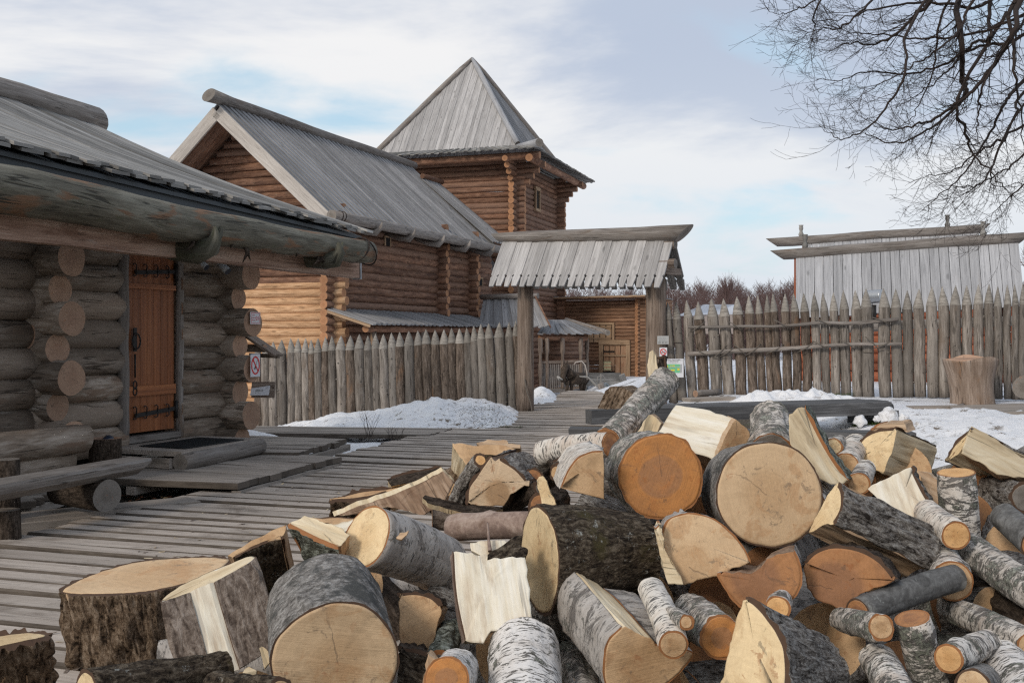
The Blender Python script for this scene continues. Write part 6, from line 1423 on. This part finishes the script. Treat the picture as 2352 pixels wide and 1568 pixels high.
spl('tall pale split log front with furrowed grey bark, bottom right of centre','c4',[(540,925,'b'),(610,965,'b'),(700,1060,'b'),(790,1190,'b'),(840,1330,'b'),(846,1568,'b'),(820,1760,'s'),(330,1760,'s'),(340,1568,'s'),(400,1330,'s'),(430,1240,'s'),(480,1060,'s')],2.78,(560,150),.46,'bark_furrow','end_cream','split_white',pith=(420,1800),taper=.72)
spl('brown orange wedge log with a darker heart below the largest round','c4',[(320,760,'b'),(345,740,'s'),(470,740),(580,745),(650,700),(700,640),(900,568,'b'),(950,700,'b'),(955,830,'b'),(880,960,'b'),(700,1050,'b'),(500,1010,'b'),(400,900,'b')],3.35,(30,-70),.4,'birch_spot','end_brown','split_brown',pith=(600,780))
spl('broad rusty brown half log with rough bark under the furrowed grey log','c4',[(955,660,'b'),(1050,570,'b'),(1200,525,'b'),(1400,555,'b'),(1570,650,'b'),(1690,790,'s'),(1500,850),(1390,880),(1330,950),(1265,1000),(1200,970),(1080,940),(1000,850)],3.4,(60,-40),.4,'bark_dark','end_brown','split_brown',pith=(1200,850))
rnd('small orange disc of wood wedged between the brown wedge and the tall split log','c4',775,1005,3.12,800,960,.2,95,'birch_spot','end_bright',n=30)
0 and rnd('peeled birch tip sticking up behind the tall split log','c4',1220,1120,2.95,1120,960,.25,70,'birch_white','end_tan',r2=.6,n=30)
# ---- left side of the pile
spl('large low stump with very rough bark and a broad sawn top, left of the pile','c1',[(420,885,'b'),(640,755,'b'),(1000,650,'b'),(1400,612,'b'),(1700,612,'b'),(1765,650,'b'),(1600,745,'b'),(1380,830,'b'),(1100,880,'b'),(700,908,'b')],4.85,(60,640),.42,'bark_stump','end_pale',n=(.02,-.12,.99),taper=.93,name='chopping_stump',sub=12,K=26)
spl('rough barked stump cut off by the bottom left corner','c1',[(-320,1330,'b'),(-250,1220,'b'),(0,1175,'b'),(200,1155,'b'),(360,1175,'b'),(385,1215,'b'),(300,1260,'b'),(0,1330,'b'),(-200,1370,'b')],3.7,(20,420),.38,'bark_stump','end_cream',n=(0,-.1,.99),taper=1.04,name='chopping_stump',sub=12,K=26)
spl('tilted log with a bright vertical split strip, leaning on the large low stump','c1',[(1430,880,'b'),(1300,925,'b'),(1208,950,'b'),(1350,845,'b'),(1600,725,'b'),(1898,616,'b'),(1906,640,'b'),(1780,715,'b'),(1620,800,'s')],3.75,(190,650),.36,'bark_brown','split_cream','split_white',near=True,n=(-.12,-.3,.95),grain=(1,-.5))
rnd('mossy lichen covered log lying low at the bottom left','c1',640,1640,3.0,1680,1490,.46,175,'bark_moss','end_cream',irr=.06)
spl('dark mossy quarter log with a thin pale top rim, left of the grey front round','c2',[(20,608),(200,500),(460,383),(430,470,'b'),(400,478,'b'),(230,540,'b'),(72,620,'s')],3.95,(120,430),.42,'bark_moss','end_tan','split_tan',n=(-.15,-.5,.85),taper=.95)
spl('wedge with a smooth creamy striped split top and dark speckled bark front','c2',[(462,370,'b'),(560,425,'b'),(700,495,'b'),(852,552,'s'),(940,450),(860,395),(760,365),(650,320),(600,315)],3.75,(60,260),.26,'bark_lichen','split_cream','split_tan',n=(-.1,-.5,.85),taper=.7,grain=(1,.45))
spl('thin pale split sticks lying behind the grey birch round','c2',[(790,385),(880,352),(970,335),(960,380),(900,425),(850,400)],4.1,(10,60),.06,'bark_grey','split_white','split_white',n=(0,-.5,.86),grain=(1,-.3),name='split_stick')
spl('flat tan offcut disc behind the creamy wedge','c2',[(650,325,'b'),(720,315,'b'),(850,312,'b'),(990,330,'s'),(900,360),(820,372),(740,360)],4.3,(10,60),.12,'bark_grey','end_tan',n=(0,-.3,.95))
spl('low sawn disc with rough bark at the far left of the pile, on the boardwalk','c6',[(235,872,'b'),(300,835,'b'),(430,790,'b'),(700,735,'b'),(1040,700,'s'),(900,760,'s'),(760,805,'b'),(560,845,'b'),(380,868,'b')],5.3,(25,150),.2,'bark_stump','end_tan',n=(0,-.12,.99))
spl('long sharp wedge with a brown streaked split side, left back of the pile','c6',[(290,992),(500,905),(700,830),(1000,720),(1222,600),(1325,700),(1250,850),(1060,978),(900,950),(740,925),(560,960),(400,990)],4.95,(-14,-36),.04,'bark_stump','split_brown','split_cream',n=(.15,-.85,.5),grain=(.55,1))
spl('ragged dark bark log behind the streaked wedge, nearest the boardwalk edge','c6',[(745,672,'b'),(880,622,'b'),(1190,555,'b'),(1215,605,'s'),(1020,690,'s'),(780,735,'s')],5.4,(10,70),.2,'bark_dark','bark_dark','split_cream',n=(0,-.6,.8),grain=(1,-.3))
spl('crooked chunk with curved honey coloured grain at the top left of the pile','c6',[(1302,365),(1400,372),(1500,388),(1740,380),(1845,418),(1830,462),(1700,472),(1520,468),(1450,520),(1420,555),(1370,500),(1330,440)],5.15,(-70,190),.3,'bark_pinkish','end_tan','split_cream',n=(.1,-.72,.68),taper=.8)
spl('grey topped billet peeping out behind the honey coloured chunk','c6',[(1512,368),(1600,338),(1770,345),(1785,372),(1885,378),(1885,412),(1700,400),(1540,398)],5.5,(10,60),.16,'bark_grey','split_tan','split_tan',n=(0,-.6,.8),grain=(1,0))
spl('broad log end with a deep rusty rotten heart, left of the thick arched bark piece','c6',[(1420,862,'b'),(1430,745,'b'),(1495,645,'b'),(1600,490,'b'),(1640,474,'s'),(1670,520,'s'),(1710,485,'b'),(1850,575,'b'),(1955,690,'b'),(1978,712,'s'),(1860,770,'s'),(1800,805,'s'),(1740,905,'s'),(1570,905,'s'),(1430,888,'b')],4.55,(210,-60),.42,'bark_furrow','end_rot','split_brown',pith=(1690,800))
rnd('slim scaly barked log leaning on the rotten hearted log','c6',1545,512,4.62,1345,850,.4,68,'bark_furrow','end_bright',r2=1.1)
spl('curved strip of loose bark lying on the horizontal brown log','c6',[(1042,832),(1075,806),(1230,850),(1420,893),(1700,908),(1742,935),(1570,985),(1350,955),(1100,885)],4.4,(0,40),.035,'bark_dark','bark_dark','split_cream',n=(0,-.55,.83),grain=(1,.15),name='bark_strip')
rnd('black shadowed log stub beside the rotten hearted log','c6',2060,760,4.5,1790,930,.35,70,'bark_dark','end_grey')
rnd('smooth pinkish brown log lying level in the dark middle of the pile','c6',2080,1060,4.1,1300,1090,.46,118,'bark_pinkish','end_tan',irr=.03)
spl('white splintered board end below the level brown log','c3',[(345,512),(450,500),(600,494),(640,560),(560,600),(460,625),(345,570)],3.5,(0,30),.1,'bark_grey','split_white','split_white',n=(0,-.6,.8),grain=(.1,1))
spl('mossy bark fragment sitting on the white slab','c3',[(470,600),(560,540),(680,455),(735,450),(720,520),(780,560),(765,612),(600,628),(480,630)],3.42,(0,30),.06,'bark_moss','bark_moss','bark_moss',n=(0,-.7,.7),grain=(1,-.6),name='bark_fragment')
rnd('thin upright splinter of torn wood by the mossy fragment','c3',490,575,3.46,470,355,.12,14,'bark_pinkish','end_tan',r2=.7,n=12,name='splinter')
spl('tan log end with a stained upper edge under the grey birch round','c2',[(1300,890,'b'),(1380,876,'b'),(1470,880,'b'),(1570,915,'b'),(1645,985,'s'),(1600,1150,'s'),(1590,1240),(1550,1330),(1420,1290),(1320,1270)],3.42,(60,-20),.35,'bark_dark','end_tan','split_brown',pith=(1400,1250))
rnd('small dark lichen birch log hidden in the gap left of the white slab','c2',1615,1420,3.22,1710,1170,.3,100,'bark_lichen','end_grey')
spl('dark rough chunk beside the front grey round, pale split on its right','c2',[(1305,1290,'b'),(1420,1300,'b'),(1530,1335,'s'),(1605,1400,'s'),(1560,1480,'s'),(1510,1620,'s'),(1300,1620,'s')],3.15,(0,-40),.25,'bark_dark','bark_moss','split_tan',n=(-.1,-.9,.4))
spl('narrow tan billet end right of the dark rough chunk','c2',[(1530,1340),(1605,1392),(1580,1480),(1500,1610),(1490,1560)],3.08,(20,-30),.15,'bark_grey','split_tan','split_tan',n=(.3,-.9,.2),grain=(.1,1))
spl('narrow tan wedge poking up behind the mossy dark log','c6',[(2018,682),(2040,655),(2075,650),(2110,685),(2150,800),(2195,892),(2130,912),(2075,905),(2045,800)],3.98,(10,0),.1,'bark_grey','end_cream','split_cream',n=(-.2,-.9,.2))
spl('pale wedge standing between the leaning birch and the bright white block','c7',[(660,668),(720,590),(772,508),(803,503),(872,572),(850,630),(830,668)],4.75,(20,0),.14,'bark_grey','split_cream','split_tan',n=(0,-.85,.5),grain=(.4,-1))
spl('mossy rough stump chunk lying on the boardwalk behind the leaning birch','c7',[(375,452),(398,400),(430,330),(468,290),(530,283),(600,310),(672,345),(650,430),(560,458),(450,460)],6.1,(120,-30),.34,'bark_stump','bark_stump','bark_stump',n=(-.3,-.9,.3),grain=(.5,-1),taper=.7)
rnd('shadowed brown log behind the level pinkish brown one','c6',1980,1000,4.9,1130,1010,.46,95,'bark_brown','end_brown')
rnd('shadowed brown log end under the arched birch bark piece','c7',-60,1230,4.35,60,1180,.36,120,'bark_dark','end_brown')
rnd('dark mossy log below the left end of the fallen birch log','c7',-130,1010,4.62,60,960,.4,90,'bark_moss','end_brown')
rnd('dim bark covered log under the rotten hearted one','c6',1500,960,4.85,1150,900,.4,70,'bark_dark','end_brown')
rnd('dim tan log end under the honey coloured chunk','c6',1250,740,5.3,1450,640,.4,110,'bark_stump','end_tan')
spl('slim upright split stake standing behind the leaning birch by the evacuation board','c5x' if False else 'd',[(1487,838),(1492,808),(1499,803),(1507,818),(1512,862),(1508,900),(1494,900)],6.6,(3,0),.05,'bark_dark','split_cream','split_cream',n=(-.2,-.95,.1),grain=(0,1),name='split_stake')
spl('dark barked half of the upright stake next to the small no smoking sign','d',[(1510,822,'b'),(1528,820,'b'),(1532,870,'b'),(1530,900,'s'),(1512,900,'s')],6.62,(3,0),.06,'bark_dark','bark_dark','split_brown',n=(.2,-.95,.1),name='split_stake')
rnd('low mossy log just behind the top of the mossy dark log','c7',60,960,4.15,150,860,.3,70,'bark_moss','end_tan')
rnd('brown bark flake log under the fallen birch log','c7',70,885,4.6,10,900,.25,45,'bark_dark','end_tan')
rnd('small tan log end at the foot of the pinkish split plank','c8',455,560,4.5,500,540,.25,70,'birch_lichen','end_cream')
rnd('pale birch billet behind the short spotted birch stub','c8',560,700,4.45,640,540,.35,95,'birch_white','end_tan')
spl('chip of wood resting on the tilted log at the lower left','c2',[(258,1300),(275,1288),(330,1335),(358,1400),(300,1455)],3.3,(0,10),.02,'bark_grey','split_cream','split_cream',n=(-.2,-.9,.4),grain=(.3,1),name='wood_chip')
spl('pointed wood chip lying at the bottom left of the front round','c2',[(110,1510),(180,1440),(250,1475),(220,1520)],2.95,(0,10),.02,'bark_grey','split_cream','split_cream',n=(0,-.7,.7),grain=(1,-.3),name='wood_chip')
rnd('mossy log top just visible along the bottom edge left of the front round','c2',420,1660,2.75,-80,1600,.4,130,'bark_moss','end_tan')
spl('curled wood flake standing on the grey birch round','c2',[(1298,470),(1320,435),(1355,432),(1385,418),(1370,452),(1330,480)],3.62,(0,8),.012,'bark_grey','split_tan','split_tan',n=(-.2,-.9,.4),grain=(1,-.3),name='wood_chip')
# ---- dark logs filling the inside of the heap
def surfY(px,py):
    tb_=[(950,5.0),(1000,4.7),(1100,4.25),(1250,3.75),(1400,3.3),(1568,3.0)]
    for (a,ya),(b,yb) in zip(tb_,tb_[1:]):
        if py<=b: return lerp(ya,yb,max(0,(py-a)/(b-a)))
    return 2.95
proto=None
for py in range(1110,1640,85):
    for px in range(560,2560,125):
        if px<700 and py<1420: continue
        if px<1000 and py<1290: continue
        if px<1330 and py<1340: continue
        q=(px+R.uniform(-30,30),py+R.uniform(-20,20)); Y=surfY(*q)+.7+(.3 if px<1000 else 0); c=P(q[0],q[1],Y)
        if proto is None:
            proto=[]
            for (bm_,em_) in (('birch_grey','end_tan'),('bark_dark','end_brown'),('bark_furrow','end_tan'),('birch_lichen','end_brown')):
                m=MB([bm_,em_]); m.tube(chop((-.24,0,0),(.24,0,0),5),.125,24,0,1,wob=.1); o=m.build('firewood_log'); proto.append([o,False])
        pr_=R.choice(proto)
        if not pr_[1]: o=pr_[0]; pr_[1]=True
        else: o=pr_[0].copy(); col.objects.link(o)
        o.location=c; o.rotation_euler=(0,R.uniform(-.5,.5),R.uniform(-1.45,1.45)); s_=R.uniform(.75,1.1); o.scale=(s_,s_,s_)
        tag(o,'half hidden log filling the shadowed gaps inside the woodpile','firewood',GRP)
for o_,u_ in proto:
    if not u_: bpy.data.objects.remove(o_)

m=MB(['split_cream','bark_brown'])
for i in range(420):
    x=R.uniform(-2.6,.2); y=R.uniform(4.6,10.5)
    if x<ledge(y)+.1 or R.random()>math.exp(-max(0,(.1*(y-4)-1.6)-x)*-1.0 if x<-1.6 else 0): pass
    a=R.random()*6.28; l=R.uniform(.006,.03); w_=l*R.uniform(.15,.5); d=V((math.cos(a),math.sin(a),R.uniform(-.15,.15)))*l; e=V((-math.sin(a),math.cos(a),R.uniform(-.2,.2)))*w_
    p=V((x,y,.012)); m.add([p-d-e,p+d-e*.5,p+d*.8+e,p-d+e],[(0,1,2,3)],[[(0,0),(.02,0),(.02,.02),(0,.02)]],0 if R.random()<.6 else 1)
tag(m.build('wood_chips'),kind='stuff')
